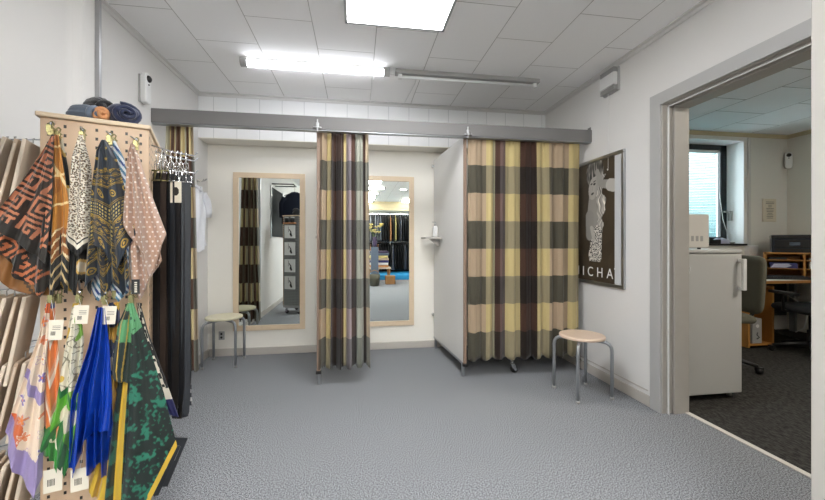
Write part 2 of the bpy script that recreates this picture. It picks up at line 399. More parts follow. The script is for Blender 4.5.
w1 = struct('window_1', MB().box((WX0, OYR - .05, WZ0), (WX0 + .09, OYR, WZ1)).box((WX1 - .1, OYR - .05, WZ0), (WX1, OYR, WZ1)).box((WX0, OYR - .05, WZ0), (WX1, OYR, WZ0 + .09)).box((WX0, OYR - .05, WZ1 - .09), (WX1, OYR, WZ1)), 'winframe', .003)
box('pane', (WX0 + .08, OYR - .028, WZ0 + .08), (WX1 - .09, OYR - .022, WZ1 - .08), 'glass', w1)
MB().box((WX1 - .03, OYR - .13, 1.44), (WX1 - .006, OYR - .085, 1.57)).tube([(WX1 - .03, OYR - .11, 1.555), (WX1 - .08, OYR - .075, 1.56)], .012).build('window_handle', 'grey_plastic', w1)
struct('trim_9', MB().box((WX0 - .02, OY - .03, WZ0 - .022), (WX1 + .02, OYR - .04, WZ0 + .002)), 'sill', .003)
struct('trim_10', MB().box((XO, OY - .012, ZC - .05), (OX, OY, ZC)).box((OX - .012, 0, ZC - .05), (OX, OY, ZC)), 'fascia')
bl = thing('window_blind', 'pale cyan slatted blind hanging in the dark framed office window', 'blind', (0, 0, 0))
sl = MB(); z = WZ0 + .10
while z < WZ1 - .12:
    sl.add([(WX0 + .1, OYR - .078, z - .0105), (WX1 - .19, OYR - .078, z - .0105), (WX1 - .19, OYR - .066, z + .0105), (WX0 + .1, OYR - .066, z + .0105)], [(0, 1, 2, 3)]); z += .0215
so = sl.build('slats', 'blind', bl); so.modifiers.new('s', 'SOLIDIFY').thickness = .0008
box('head_rail', (WX0 + .1, OYR - .09, WZ1 - .12), (WX1 - .18, OYR - .055, WZ1 - .09), 'white_plastic', bl)
MB().tube([(WX1 - .17, OYR - .09, WZ1 - .1), (WX1 - .165, OYR - .09, 1.8), (WX1 - .12, OYR - .1, 1.45), (WX1 - .04, OYR - .13, WZ0 + .02)], .003, 6).build('pull_cord', 'white_plastic', bl)

# ============================================================ CEILING FITTINGS
def led_panel(x, y, label, sx=.65, sy=.65):
    t = thing('ceiling_panel_light', label, 'ceiling light', (x, y, ZC))
    fr = MB()
    for a, b in (((-sx / 2, -sy / 2), (sx / 2, -sy / 2 + .018)), ((-sx / 2, sy / 2 - .018), (sx / 2, sy / 2)), ((-sx / 2, -sy / 2), (-sx / 2 + .018, sy / 2)), ((sx / 2 - .018, -sy / 2), (sx / 2, sy / 2))):
        fr.box((a[0], a[1], -.014), (b[0], b[1], -.0005))
    fr.build('frame', 'alu', t); box('diffuser', (-sx / 2 + .018, -sy / 2 + .018, -.009), (sx / 2 - .018, sy / 2 - .018, -.004), 'lamp_panel', t)
    return t
led_panel(.247, 2.06, 'square lit white panel light recessed in the ceiling above the room')
t = led_panel(.247, -.6, 'added square fill panel in the ceiling behind the camera')  # added unseen panel, fills the stand and walls with light from the front
for ch in t.children:
    if ch.name.startswith('diffuser'): ch.data.materials[0] = M['fill_rear']

t = led_panel(3.7, 1.1, 'added fill panel in the office ceiling, out of sight beyond doorway')  # added unseen panel that brightens the office
for ch in t.children:
    if ch.name.startswith('diffuser'): ch.data.materials[0] = M['fill_office']
def tube_light(x0, x1, y, z, label, lit, group=None):
    t = thing('tube_light', label, 'ceiling light', ((x0 + x1) / 2, y, ZC), 0, group); L = (x1 - x0) / 2
    MB().box((-L, -.032, -.022), (L, .032, -.0005)).build('housing', 'white_plastic', t, .003)
    pr = [(.034 * math.cos(a), -.03 - .03 * math.sin(a)) for a in [PI * k / 10 for k in range(11)]]
    MB().prism([(p, q) for p, q in pr] + [(-.034, -.022), (.034, -.022)], -L + .05, L - .05, lambda a, b, c: (c, a, b)).build('diffuser', 'lamp_tube' if lit == 1 else ('lamp_shop' if lit == 2 else 'white_plastic'), t)
    for s in (-1, 1): MB().prism([(p * 1.06, q * 1.04) for p, q in pr] + [(-.036, -.005), (.036, -.005)], s * L, s * (L - .05), lambda a, b, c: (c, a, b)).build('end_cap', 'grey_plastic', t)
    return t
tube_light(-.886, .262, 2.985, 2.5, 'lit white tube light on the ceiling, left of the two over the cubicles', 1)
t = thing('unlit_batten_light', 'unlit slim white tube batten on the ceiling, right of the lit tube', 'ceiling light', (.95, 3.0, ZC))
MB().box((-.64, -.036, -.034), (.615, .036, -.0005)).build('housing', 'grey_plastic', t, .003)  # grey and widened to stand in for the batten's shadow outline
MB().tube([(-.58, 0, -.052), (.56, 0, -.052)], .013, 12).build('tube', 'lampoff' if 'lampoff' in M else 'white_plastic', t)
for s in (-.6, .58): box('lamp_holder', (s - .015, -.016, -.068), (s + .015, .016, -.034), 'white_plastic', t)
def cable(name, pts, label, r=.004, m='white_plastic', cat='cable'): return tag(MB().tube(pts, r, 6).build(name, m), label, cat)
cable('ceiling_cable', [(.13, 3.03, ZC - .01), (.135, 3.1, ZC - .05), (.13, 3.2, ZC - .012), (.13, 3.69, ZC - .008)], 'thin white cable on the ceiling below the lit end of the tube light')
cable('ceiling_cable', [(.50, 3.03, ZC - .012), (.49, 3.1, ZC - .055), (.50, 3.22, ZC - .02), (.47, 3.69, ZC - .008)], 'curled white cable on the ceiling below the unlit batten')

for k, (x0, x1, y) in enumerate([(-.5, .72, -1.5), (-.5, .62, -2.5), (-.5, .6, -3.3), (-.5, .58, -4.0), (1.4, 1.98, -3.9), (-1.4, -.6, -3.3), (1.45, 1.98, -4.5), (-.5, .55, -4.6)]):
    tube_light(x0, x1, y, 2.5, 'lit tube light on the shop ceiling seen in the right mirror', 2, 'shop ceiling tube lights')
t = thing('round_ceiling_lamp', 'round white ceiling spot seen in the right mirror', 'ceiling light', (1.2, -1.7, ZC))
MB().lathe([(.1, -.001), (.1, -.02), (.085, -.026)]).build('ring', 'white_plastic', t); MB().lathe([(.083, -.024), (.06, -.034), (.001, -.038)]).build('diffuser', 'lamp_shop', t)

# detectors and boxes on walls
def detector(name, label, loc, rz):
    t = thing(name, label, 'motion detector', loc, rz)                        # local: wall at x=0, faces +x
    pr = [(-.03, 0), (-.036, .03), (-.036, .17), (-.03, .2), (0, .212), (.03, .2), (.036, .17), (.036, .03), (.03, 0), (0, -.008)]
    MB().prism(pr, .012, .05, lambda a, b, c: (c, a, b)).build('body', 'white_plastic', t, .008)
    box('back_plate', (0, -.032, .0), (.012, .032, .19), 'grey_plastic', t)
    MB().lathe([(.026, 0), (.022, .012), (.012, .02), (.001, .023)], .046, 0, .168, 20, 'X').build('lens', 'black', t)
    MB().lathe([(.006, 0), (.004, .004)], .05, 0, .128, 12, 'X').build('sensor_dot', 'ink', t)
    return t
detector('motion_detector', 'white capsule motion detector high on the left wall above the scarf stand', (XL, 2.80, 2.12), 0)
detector('motion_detector', 'white motion detector in the corner of the office seen through the doorway', (5.60, 4.02, 2.12), math.radians(-135))
t = thing('chime_box', 'white louvred alarm box on right wall under the ceiling', 'alarm box', (XR, 2.665, 2.34))
box('back_plate', (-.018, -.088, 0), (0, .088, .185), 'grey_plastic', t, .003)
MB().box((-.055, -.082, .045), (-.018, .082, .145)).build('cover', 'white_plastic', t, .005)
for i in range(3): box('louvre', (-.052, -.08, .008 + i * .012), (-.018, .08, .015 + i * .012), 'grey_plastic', t)
for i in range(3): box('louvre', (-.052, -.08, .150 + i * .012), (-.018, .08, .157 + i * .012), 'grey_plastic', t)
tag(MB().tube([(XR - .02, 2.69, 2.35), (XR - .02, 2.69, 1.745)], .0016, 6).lathe([(.001, -.008), (.006, 0), (.001, .008)], XR - .024, 2.69, 1.738, 12).build('pull_cord', 'white_plastic'), 'thin white pull cord with a bead hanging below the alarm box', 'cord')
t = thing('wall_socket', 'small grey wall socket low on the cubicle wall behind the left stool', 'socket', (-1.354, YW, .165))
box('plate', (-.028, -.01, 0), (.028, 0, .085), 'grey_plastic', t, .003)
for dz in (.025, .06): MB().lathe([(.011, 0), (.009, .004), (.001, .004)], 0, -.0145, dz, 12, 'Y').build('outlet', 'ink', t)

# ============================================================ CURTAIN PELMET, PARTITIONS
t = thing('curtain_pelmet', 'long grey pelmet beam spanning wall to wall above the three cubicles', 'pelmet', (0, 2.958, 2.028))
box('beam', (XL, -.035, 0), (XR, .03, .102), 'pelmet', t, .002)
box('bottom_rail', (XL, -.028, -.008), (XR, .022, .0), 'steel', t)
for x in (-.305, .903):
    b = MB().box((x - .012, -.046, .012), (x + .012, -.035, .05)).box((x - .004, -.052, -.02), (x + .004, -.036, .075)).tube([(x - .03, -.045, .012), (x + .03, -.045, .012)], .006)
    b.build('clamp', 'alu', t, .001)
box('wall_bracket', (XR - .005, -.02, .102), (XR, .02, .13), 'pelmet', t)

def partition(label, xf, xb, edge=True):
    t = thing('partition_panel', label, 'partition', (xf, YM - .035, 0), math.atan2(-(xb - xf), YW - YM))
    D = YW - YM + .01
    p = box('panel', (-.011, .012, .125), (.011, D, 2.05), 'partition', t, .002)
    box('front_edge', (-.014, 0, .12), (.014, .014, 2.055), 'edge', t, .002)
    box('bottom_rail', (-.013, .014, .105), (.013, D, .125), 'alu', t)
    MB().box((-.02, -.004, .100), (.02, .016, .124)).build('corner_cap', 'black', t)
    MB().box((-.011, .045, .006), (.011, .067, .12)).box((-.013, .043, 0), (.013, .069, .006)).build('leg', 'steel', t)
    MB().box((-.011, D - .05, .006), (.011, D - .028, .12)).box((-.013, D - .052, 0), (.013, D - .026, .006)).build('leg', 'steel', t)
    for zz in (.36, 1.98): MB().lathe([(.014, -.02), (.017, 0), (.014, .02)], -.02, D + .005, zz, 16, 'Y').build('wall_clamp', 'chrome', t)
    return t
partition('white partition seen almost edge on between left and middle cubicles', -.305, -.305)
partition('white partition panel with metal foot between middle and right cubicles', .903, .84)

# corner shelves and bottle
def shelf(label, x, y, s, z=1.185, small=False):
    t = thing('corner_shelf', label, 'shelf', (x, y, z))
    MB().box((0, -.09 if small else -.12, 0), (-s * (.045 if small else .17), .06 if small else .12, .02)).build('board', 'pinkbirch' if s < 0 else 'skirt', t, .003)
    MB().prism([(0, 0), (.04 if small else .11, 0), (.02, -.07), (0, -.07)], -.012, .012, lambda a, b, c: (-s * a, c, b)).build('bracket', 'skirt', t)
    return t
shelf('small grey wooden shelf on the partition beside the right mirror', .843, 3.72, 1)
shelf('small beech shelf on the left face of the partition beside the middle curtain', -.317, 3.40, 1, small=True)
t = thing('pump_bottle', 'small white pump bottle standing on the corner shelf', 'bottle', (.80, 3.72, 1.206))
MB().lathe([(.024, 0), (.026, .004), (.026, .095), (.02, .11), (.011, .115)]).build('body', 'white_plastic', t)
MB().lathe([(.011, .115), (.011, .13), (.004, .132), (.004, .15), (.009, .152), (.009, .158)]).box((-.03, -.004, .15), (0, .004, .157)).build('pump', 'grey_plastic', t)

# ============================================================ CURTAINS
CP = {'A': ('#a8937a', '#4e4a3e'), 'B': ('#bcaa78', '#8d8368'), 'M': ('#6b5752', '#4a4342'), 'D': ('#3f2a20', '#1f1712'), 'H': ('#50392f', '#2a201b'), 'L': ('#9b8b8c', '#6b6668'), 'S': ('#a2a396', '#73756b'), 'X': ('#dac896', '#5a4032'), 'Y': ('#c6bfa4', '#523c30'), 'Z': ('#6f5242', '#6d675a'), 'G': ('#a0997c', '#85806a'), 'P': ('#b8a68c', '#7c7a70'), 'T': ('#8b735c', '#5b5044'), 'N': ('#e0cf94', '#3d2c26')}
def curtain(name, label, x0, x1, y, cols, folds, amp, z0=.14, ztop=2.04, rows=8, seed=1, flare=0.0, path=None, parent=None):
    rnd = random.Random(seed)
    tot = sum(w_ for _, w_ in cols); nu = 260; nz = 48
    ph = [rnd.uniform(0, 6.28) for _ in range(6)]
    edges = []; acc = 0
    for k_, w_ in cols: acc += w_ / tot; edges.append((acc, k_))
    rh = (ztop - z0) / rows
    us = [i / nu for i in range(nu + 1)]
    zs = []
    for r in range(rows):
        for q in range(6): zs.append(ztop - rh * (r + q / 6))
    zs.append(z0)
    V = []
    for j, z in enumerate(zs):
        tt = (ztop - z) / (ztop - z0)
        for u in us:
            am = amp * (.55 + .45 * min(1, tt * 3)) 
            w1_ = math.sin(2 * PI * folds * (u + .012 * math.sin(5 * u + ph[1])) + ph[0] + .35 * math.sin(3 * tt + ph[2] + 7 * u))
            w2_ = .3 * math.sin(2 * PI * folds * 2.3 * u + ph[3] + tt * .8)
            wob = (.004 + .008 * tt) * math.sin(9 * u + ph[4] + 2 * tt)
            xx = x0 + (x1 - x0) * u + .25 * am * math.cos(2 * PI * folds * 2 * u + ph[5]) * (1 - abs(2 * u - 1) ** 4) + flare * (u - .5) * tt
            yy = y + am * (w1_ + w2_) + wob
            if path: yy += path(u) 
            zz = z + (.012 * math.sin(2 * PI * folds * u + ph[2]) * (tt ** 6)) + .02 * (1 - abs(2 * u - 1)) * 0
            V.append((xx, yy, zz))
    F = []; colr = []
    for j in range(len(zs) - 1):
        row = j // 6
        for i in range(nu):
            F.append((j * (nu + 1) + i, j * (nu + 1) + i + 1, (j + 1) * (nu + 1) + i + 1, (j + 1) * (nu + 1) + i))
            uc = (i + .5) / nu
            k_ = next(k for e, k in edges if uc <= e)
            colr.append(lin(CP[k_][row % 2]))
    me = bpy.data.meshes.new(name); me.from_pydata(V, [], F)
    at = me.color_attributes.new('print', 'FLOAT_COLOR', 'CORNER'); buf = []
    for c in colr:
        for _ in range(4): buf += [*c, 1]
    at.data.foreach_set('color', buf)
    me.polygons.foreach_set('use_smooth', [True] * len(F)); me.materials.append(M['curtain'])
    o = bpy.data.objects.new(name, me); C.objects.link(o)
    md = o.modifiers.new('thick', 'SOLIDIFY'); md.thickness = .0015
    return tag(o, label, 'curtain')
curtain('curtain', 'wide checked curtain with grey bands drawn across right cubicle', .925, 1.957, YM - .040,
        [('A', 17.5), ('B', 6.5), ('G', 3), ('H', 4.5), ('M', 5), ('B', 16), ('D', 15), ('B', 13), ('A', 21), ('B', 12)], 9, .015, seed=3, z0=.15)
curtain('curtain', 'gathered checked curtain with brown stripes hanging left of the middle cubicle', -.29, .09, YM - .03,
        [('T', 2), ('A', 5), ('B', 4), ('D', 12), ('B', 3), ('L', 5), ('H', 3), ('S', 8), ('D', 3), ('P', 3)], 5, .03, seed=5, z0=.145, flare=.03)
curtain('curtain', 'gathered brown and beige curtain pushed against left wall behind the belts', -1.432, -1.245, YM + .0,
        [('Y', 5), ('X', 5), ('Z', 5), ('X', 4), ('Y', 4), ('Z', 5), ('T', 4), ('X', 5), ('Y', 4), ('Z', 5), ('X', 4), ('P', 5)], 6, .024, seed=9, z0=.17, flare=.085)

# ============================================================ MIRRORS
def mirror(label, x0):
    t = thing('wall_mirror', label, 'mirror', (x0, YW, .25)); w_, h_, f = .705, 1.61, .052
    m = MB().box((0, -.022, 0), (w_, 0, f)).box((0, -.022, h_ - f), (w_, 0, h_)).box((0, -.022, f), (f, 0, h_ - f)).box((w_ - f, -.022, f), (w_, 0, h_ - f))
    m.build('frame', 'pinkbirch', t, .002)
    box('glass', (f - .003, -.012, f - .003), (w_ - f + .003, -.006, h_ - f + .003), 'mirror', t)
    return t
mirror('tall wood framed mirror in left cubicle above the round stool', -1.242)
mirror('tall wood framed mirror in middle cubicle partly behind the gathered curtain', -.095)

# ============================================================ STOOLS
def stool(label, x, y, m, rz):
    t = thing('stool', label, 'stool', (x, y, 0), rz)
    MB().lathe([(.150, .428), (.160, .431), (.163, .440), (.160, .449), (.150, .452)], n=48).build('seat', m, t)
    for k in range(4):
        a = PI / 2 * k; c_, s_ = math.cos(a), math.sin(a); pts = []
        for r_, z_ in [(.03, .414), (.10, .414), (.14, .414), (.165, .410), (.185, .398), (.197, .378), (.201, .350), (.201, .2), (.201, .012)]: pts.append((r_ * c_, r_ * s_, z_))
        lg = MB().tube(pts, .0125, 14).build('leg', 'steel', t)
        MB().lathe([(.0145, 0), (.0145, .02)], .201 * c_, .201 * s_, 0, 14).build('foot_cap', 'grey_plastic', lg)
    return t
stool('low round stool with pinkish beech seat by right wall in front of the curtain', 1.69, 2.56, 'stool_r', math.radians(139))
stool('low round stool with pale seat inside left cubicle below the mirror', -1.25, 3.705, 'stool_l', math.radians(46))

# ============================================================ HOOK AND SHIRT IN LEFT CUBICLE
t = thing('coat_hook', 'small chrome coat hook on left cubicle wall above the white garment', 'hook', (XL, 3.70, 1.725))
MB().lathe([(.018, 0), (.018, .006)], 0, 0, 0, 16, 'X').build('rose', 'chrome', t)
MB().tube([(0, 0, 0), (.05, 0, .0), (.075, -.015, .004), (.095, -.03, .018)], .006).build('peg', 'chrome', t)
t = thing('white_shirt', 'white short sleeved garment on a hanger hanging from the cubicle hook', 'garment', (XL + .060, 3.53, 1.685))
hg = MB().tube([(0, .165, .05), (.008, .16, .062), (.012, .12, .045), (.006, .02, 0), (0, 0, -.035)], .0025, 8).tube([(-.0, -.14, -.09), (.0, -.05, -.045), (0, 0, -.035), (0, .06, -.05), (.0, .13, -.09)], .005, 8).build('hanger', 'chrome', t)
nu, nv = 44, 60; V = []; F = []
def shirt_pt(side, a, b):      # a across 0..1, b down 0..1
    yl = -.155 + .01 * b; yr = .135 + .02 * b
    sh = .05 * abs(2 * a - 1) ** 1.4
    z_ = -.045 - sh * (1 - b) - b * (.55 + .03 * math.sin(5 * a))
    y_ = yl + (yr - yl) * a
    th = .030 * (math.sin(PI * min(1, max(0, a))) ** .5) * (.7 + .5 * b)
    f_ = .008 * b ** .5 * math.sin(19 * a + 3 * b) + .006 * math.sin(9 * b + 11 * a) + .004 * math.sin(31 * a + 8 * b)
    return (side * th + f_ + .012, y_, z_)
for side in (1, -1):
    o_ = len(V)
    for j in range(nv + 1):
        for i in range(nu + 1): V.append(shirt_pt(side, i / nu, j / nv))
    for j in range(nv):
        for i in range(nu): F.append((o_ + j * (nu + 1) + i, o_ + j * (nu + 1) + i + 1, o_ + (j + 1) * (nu + 1) + i + 1, o_ + (j + 1) * (nu + 1) + i))
m = MB(); m.add(V, F, True); so = m.build('fabric', 'shirt', t); so.modifiers.new('s', 'SOLIDIFY').thickness = .002
for s in (-1, 1):
    m = MB(); pts = [(.015, -.01 + s * .12, -.085), (.03, -.01 + s * .165, -.15), (.035, -.01 + s * .185, -.24), (.03, -.01 + s * .19, -.30)]
    m.tube(pts, [.03, .038, .036, .03], 14).build('sleeve', 'shirt', t)
MB().tube([(.03, -.05, -.04), (.045, -.01, -.075), (.03, .04, -.04), (0, .03, -.03), (-.0, -.04, -.03), (.03, -.05, -.04)], .009, 10).build('collar', 'shirt', t)

# ============================================================ GARMENT RACK FEET BEHIND RIGHT CURTAIN
t = thing('wheeled_rack', 'wheeled metal rail hidden behind the right curtain with castors showing below', 'clothes rail', (1.69, 3.20, 0))
MB().tube([(-.34, -.14, .11), (-.34, .28, .11)], .014).build('foot_bar', 'chrome', t); MB().tube([(.34, -.10, .11), (.34, .28, .11)], .014).build('foot_bar', 'chrome', t)
MB().tube([(-.34, .07, .11), (-.34, .07, 1.5), (.34, .07, 1.5), (.34, .07, .11)], .014).build('rail', 'chrome', t)
for x, y in ((-.34, -.14), (.335, -.10), (-.34, .28), (.34, .28)):
    c_ = MB().tube([(x, y, .105), (x, y, .075)], .012).prism([(-.016, .08), (.02, .08), (.036, .03), (.026, .022), (-.004, .05)], -.02, .02, lambda a, b, c, x=x, y=y: (x + a, y + c, b)).build('castor', 'chrome', t)
    MB().lathe([(.012, -.012), (.03, -.010), (.033, 0), (.03, .010), (.012, .012)], x + .02, y, .033, 24, 'Y').build('wheel', 'black', c_)

# ============================================================ POSTER
PY0, PY1, PZ0, PZ1 = 2.515, 3.19, .79, 1.865
def ell(y, z, cy, cz, ry, rz, ang=0):
    c_, s_ = math.cos(ang), math.sin(ang); a, b = y - cy, z - cz
    return ((a * c_ + b * s_) / ry) ** 2 + ((-a * s_ + b * c_) / rz) ** 2
def capsule(y, z, y0, z0, y1, z1, r0, r1):
    dy, dz = y1 - y0, z1 - z0; t_ = max(0, min(1, ((y - y0) * dy + (z - z0) * dz) / (dy * dy + dz * dz)))
    return math.hypot(y - y0 - dy * t_, z - z0 - dz * t_) < r0 + (r1 - r0) * t_
def poster_col(y, z):
    # y: distance leftwards from the poster's right end; z: height above the lower edge
    W_, H_ = PY1 - PY0, PZ1 - PZ0
    if y < .085: return lin('#c9cbcc')                          # pale margin at the right
    n = noise.noise(Vector((y * 6, z * 6, 0)))
    k = '#43392c' if n > 0 else '#3e3428'
    c = [q * (1 + .6 * max(0, y - .38) * 3) for q in lin(k)]  # background brightens leftwards: glare put into the print colour
    hx = y
    # hair: long, wavy, falling on the right of the face to the shoulder
    wave = .022 * math.sin(z * 26) + .012 * math.sin(z * 61)
    def grey(v): return tuple(lin((v, v * .975, v * .93)))
    if ell(hx, z, .33, .93, .115, .13) < 1: c = grey(.40 + .60 * noise.noise(Vector((hx * 70, z * 16, 2))))
    if .42 < z < .90 and abs(hx - (.285 + wave + .05 * (z - .65))) < .075 - .05 * max(0, .55 - z) / .13:
        c = grey(.68 + .5 * noise.noise(Vector((hx * 75 + wave * 60, z * 7, 4))))
    # raised arm with pale cuff, hand in the hair
    if capsule(hx, z, .30, .93, .25, .83, .028, .032): c = grey(.62)
    if capsule(hx, z, .26, .83, .13, .80, .032, .040): c = grey(.60)
    if capsule(hx, z, .14, .80, .10, .79, .050, .052): c = grey(.74)
    # neck, shoulder
    if capsule(hx, z, .36, .72, .37, .50, .05, .075): c = grey(.60)
    if capsule(hx, z, .40, .56, .40, .40, .055, .05): c = grey(.58)
    # face tilted back
    if ell(hx, z, .352, .80, .062, .098, .22) < 1:
        c = grey(.70 - 1.6 * max(0, .34 - hx))
        if ell(hx, z, .335, .835, .016, .010, -.2) < 1: c = grey(.2)          # eye
        if ell(hx, z, .375, .84, .014, .008, -.2) < 1: c = grey(.25)
        if ell(hx, z, .335, .858, .022, .005, -.3) < 1: c = grey(.32)         # brow
        if ell(hx, z, .362, .80, .008, .02, .2) < 1: c = grey(.66)
        if ell(hx, z, .362, .755, .019, .011, -.3) < 1: c = grey(.28)         # lips
    # patterned top
    if capsule(hx, z, .30, .42, .33, .22, .062, .085) and z > .17:
        v = noise.noise(Vector((hx * 75, z * 75, 9)))
        c = grey(.86) if v > -.05 else grey(.25)
    if capsule(hx, z, .375, .46, .345, .36, .02, .02): c = grey(.74)
    return tuple(c[:3])
nu, nz = 190, 300; V = []; F = []; colr = []
for j in range(nz + 1):
    for i in range(nu + 1): V.append((0, (PY1 - PY0 - .05) * i / nu, (PZ1 - PZ0 - .05) * j / nz))
t = thing('framed_poster', 'silver framed brown poster of a long haired woman on the right wall', 'poster', (XR - .001, PY0, PZ0))
for j in range(nz):
    for i in range(nu):
        F.append((j * (nu + 1) + i, (j + 1) * (nu + 1) + i, (j + 1) * (nu + 1) + i + 1, j * (nu + 1) + i + 1))
        colr.append(poster_col((PY1 - PY0 - .05) * (i + .5) / nu, (PZ1 - PZ0 - .05) * (j + .5) / nz))
me = bpy.data.meshes.new('poster_sheet'); me.from_pydata(V, [], F)
at = me.color_attributes.new('print', 'FLOAT_COLOR', 'CORNER'); buf = []
for c in colr: buf += [*c, 1] * 4
at.data.foreach_set('color', buf); me.materials.append(M['poster'])
o = bpy.data.objects.new('poster_sheet', me); C.objects.link(o); o.parent = t; o.location = (-.010, .025, .025)
m = MB(); Wp, Hp = PY1 - PY0, PZ1 - PZ0
m.box((-.02, 0, 0), (0, Wp, .028)).box((-.02, 0, Hp - .028), (0, Wp, Hp)).box((-.02, 0, .028), (0, .028, Hp - .028)).box((-.02, Wp - .028, .028), (0, Wp, Hp - .028)).build('frame', 'alu', t, .004)
def text(name, body, size, m, parent, loc, rot, ext=.0004, align='CENTER', space=1.0):
    cu = bpy.data.curves.new(name, 'FONT'); cu.body = body; cu.size = size; cu.extrude = ext; cu.align_x = align; cu.space_character = space
    tmp = bpy.data.objects.new('tmp', cu); C.objects.link(tmp)
    bpy.context.view_layer.update(); me = bpy.data.meshes.new_from_object(tmp.evaluated_get(bpy.context.evaluated_depsgraph_get()))
    bpy.data.objects.remove(tmp); me.name = name; me.materials.clear(); me.materials.append(M[m])
    o = bpy.data.objects.new(name, me); C.objects.link(o); o.parent = parent; o.location = loc; o.rotation_euler = rot
    return o
# facing -x: reading direction runs towards the camera (-y)
text('lettering', 'MICHA', .115, 'white_paper', t, (-.0125, .125, .068), (PI / 2, 0, -PI / 2), align='RIGHT', space=1.75)
MB().lathe([(.006, 0), (.006, .001)], -.0125, .108, .150, 12, 'X').build('lettering_dot', 'white_paper', t)

# ============================================================ SCARF STAND
SO, SR = Vector((-1.043, 1.388, 0)), math.radians(21.13)
SW, SD, SH = .295, .38, 1.568
def SP(s, k, z): return SO + Matrix.Rotation(SR, 3, 'Z') @ Vector((s, k, 0)) + Vector((0, 0, z))     # point in the stand's own axes
st = thing('display_stand', 'beige punched steel display stand hung with scarves and belts by left wall', 'display stand', SO, SR)
box('front_panel', (0, 0, .14), (SW, .012, SH), 'stand', st, .002)
box('side_panel', (SW - .012, .012, .14), (SW, SD, SH), 'stand_side', st)
box('side_panel', (0, .012, .14), (.012, SD, SH), 'stand_side', st)
box('back_panel', (.012, SD - .012, .14), (SW - .012, SD, SH), 'stand_grey', st)
box('top', (-.010, -.012, SH), (SW + .008, SD + .008, SH + .016), 'pinkbirch', st, .004)
box('base', (0, .0, .10), (SW, SD, .14), 'grey_plastic', st, .004)
for x, y in ((.04, .04), (SW - .04, .04), (.04, SD - .04), (SW - .04, SD - .04)):
    c_ = MB().tube([(x, y, .10), (x, y, .07)], .01).box((x - .018, y - .016, .035), (x + .018, y + .016, .075)).build('castor', 'steel', st)
    MB().lathe([(.01, -.011), (.03, -.009), (.033, 0), (.03, .009), (.01, .011)], x + .01, y, .033, 20, 'Y').build('wheel', 'black', c_)
HOOKS = [(.068, .15, 1.502), (.138, .13, 1.497), (.208, .14, 1.492), (.277, .14, 1.485)]
HOOKS2 = [(.068, .14, .985), (.130, .13, .98), (.195, .14, .975), (.266, .15, .972)]
for s, k, z in HOOKS + HOOKS2:
    MB().tube([(s - .035, 0, z + .052), (s - .02, -.05, z + .035), (s - .002, -k + .01, z + .008), (s, -k - .006, z + .012)], .0028, 8).build('hook', 'steel', st)
for zz, y in ((1.50, .08), (1.50, .19), (1.46, .27)):
    MB().tube([(SW, y, zz + .03), (SW + .07, y, zz + .012), (SW + .145, y, zz + .005), (SW + .155, y, zz + .02)], .003, 8).build('side_arm', 'steel', st)
for zz in (1.49, .985, .775, .46):
    for y in (.08, .2):
        MB().tube([(0, y, zz + .02), (-.12, y, zz + .005)], .0025, 6).build('side_arm', 'steel', st)

# ------------------------------------------------------------ scarf prints
def N3(x, y, z=0): return noise.noise(Vector((x, y, z)))
KEY = ["#########", "#.......#", "#.#####.#", "#.#...#.#", "#.#.#.#.#", "#.#.###.#", "#.#......", "#.#######", "#........"]
def p_key(u, t, s, z):
    if t > .90 or u > .985: return '#2b2722'
    x = (s * .86 - z * .5) * 135; y = (s * .5 + z * .86) * 135
    return '#302721' if KEY[int(y) % 9][int(x) % 9] == '#' and True else '#c9825f'
def p_key2(u, t, s, z):
    x = (s * .8 + z * .6) * 130; y = (-s * .6 + z * .8) * 130
    if N3(s * 22, z * 14, 3) > .02: return '#2a2825'
    return '#2f2821' if KEY[int(y) % 9][int(x) % 9] == '#' else '#c8764c'
def p_brown(u, t, s, z): return '#8a5a2a' if abs(math.sin(s * 60 + z * 30)) > .25 else '#4a3622'
def p_ochre(u, t, s, z):
    a = abs(((s * 9 + z * 4.2) % 1) - .5); b = abs(((z * 11 - s * 5) % 1) - .5)
    if t > .80: return '#1f1e1c' if (t * 14 % 1) > .3 else '#d8bc88'
    if t > .62: return '#f0dcb0' if abs((t * 16 + u) % 1 - .5) < .14 else '#9b5e2a'
    return '#eed49c' if (a < .035 or b < .04) else ('#b97a2c' if N3(s * 20, z * 12) > -.1 else '#a4641f')
def worley(x, y, seed=0):
    ix, iy = math.floor(x), math.floor(y); best = 9
    for a in (-1, 0, 1):
        for b in (-1, 0, 1):
            h = math.sin((ix + a) * 127.1 + (iy + b) * 311.7 + seed) * 43758.5453; h2 = math.sin((ix + a) * 269.5 + (iy + b) * 183.3 + seed) * 43758.5453
            px, py = ix + a + (h % 1), iy + b + (h2 % 1); best = min(best, math.hypot(x - px, y - py))
    return best
def p_leo(u, t, s, z):
    if t > .93: return '#f2ead8' if t < .95 else '#1c1b1a'
    if t > .88: return '#1c1b1a' if .90 < t < .915 else '#f2ead8'
    d = worley(s * 190, z * 190); return '#2b241e' if .16 < d < .40 else ('#b98f5c' if d <= .16 else '#efe6d4')
def p_black(u, t, s, z):
    v = N3(s * 26, z * 12, 5)
    return '#1d1d1c' if v < .22 else ('#d9cdb4' if v > .34 else '#caa24e')
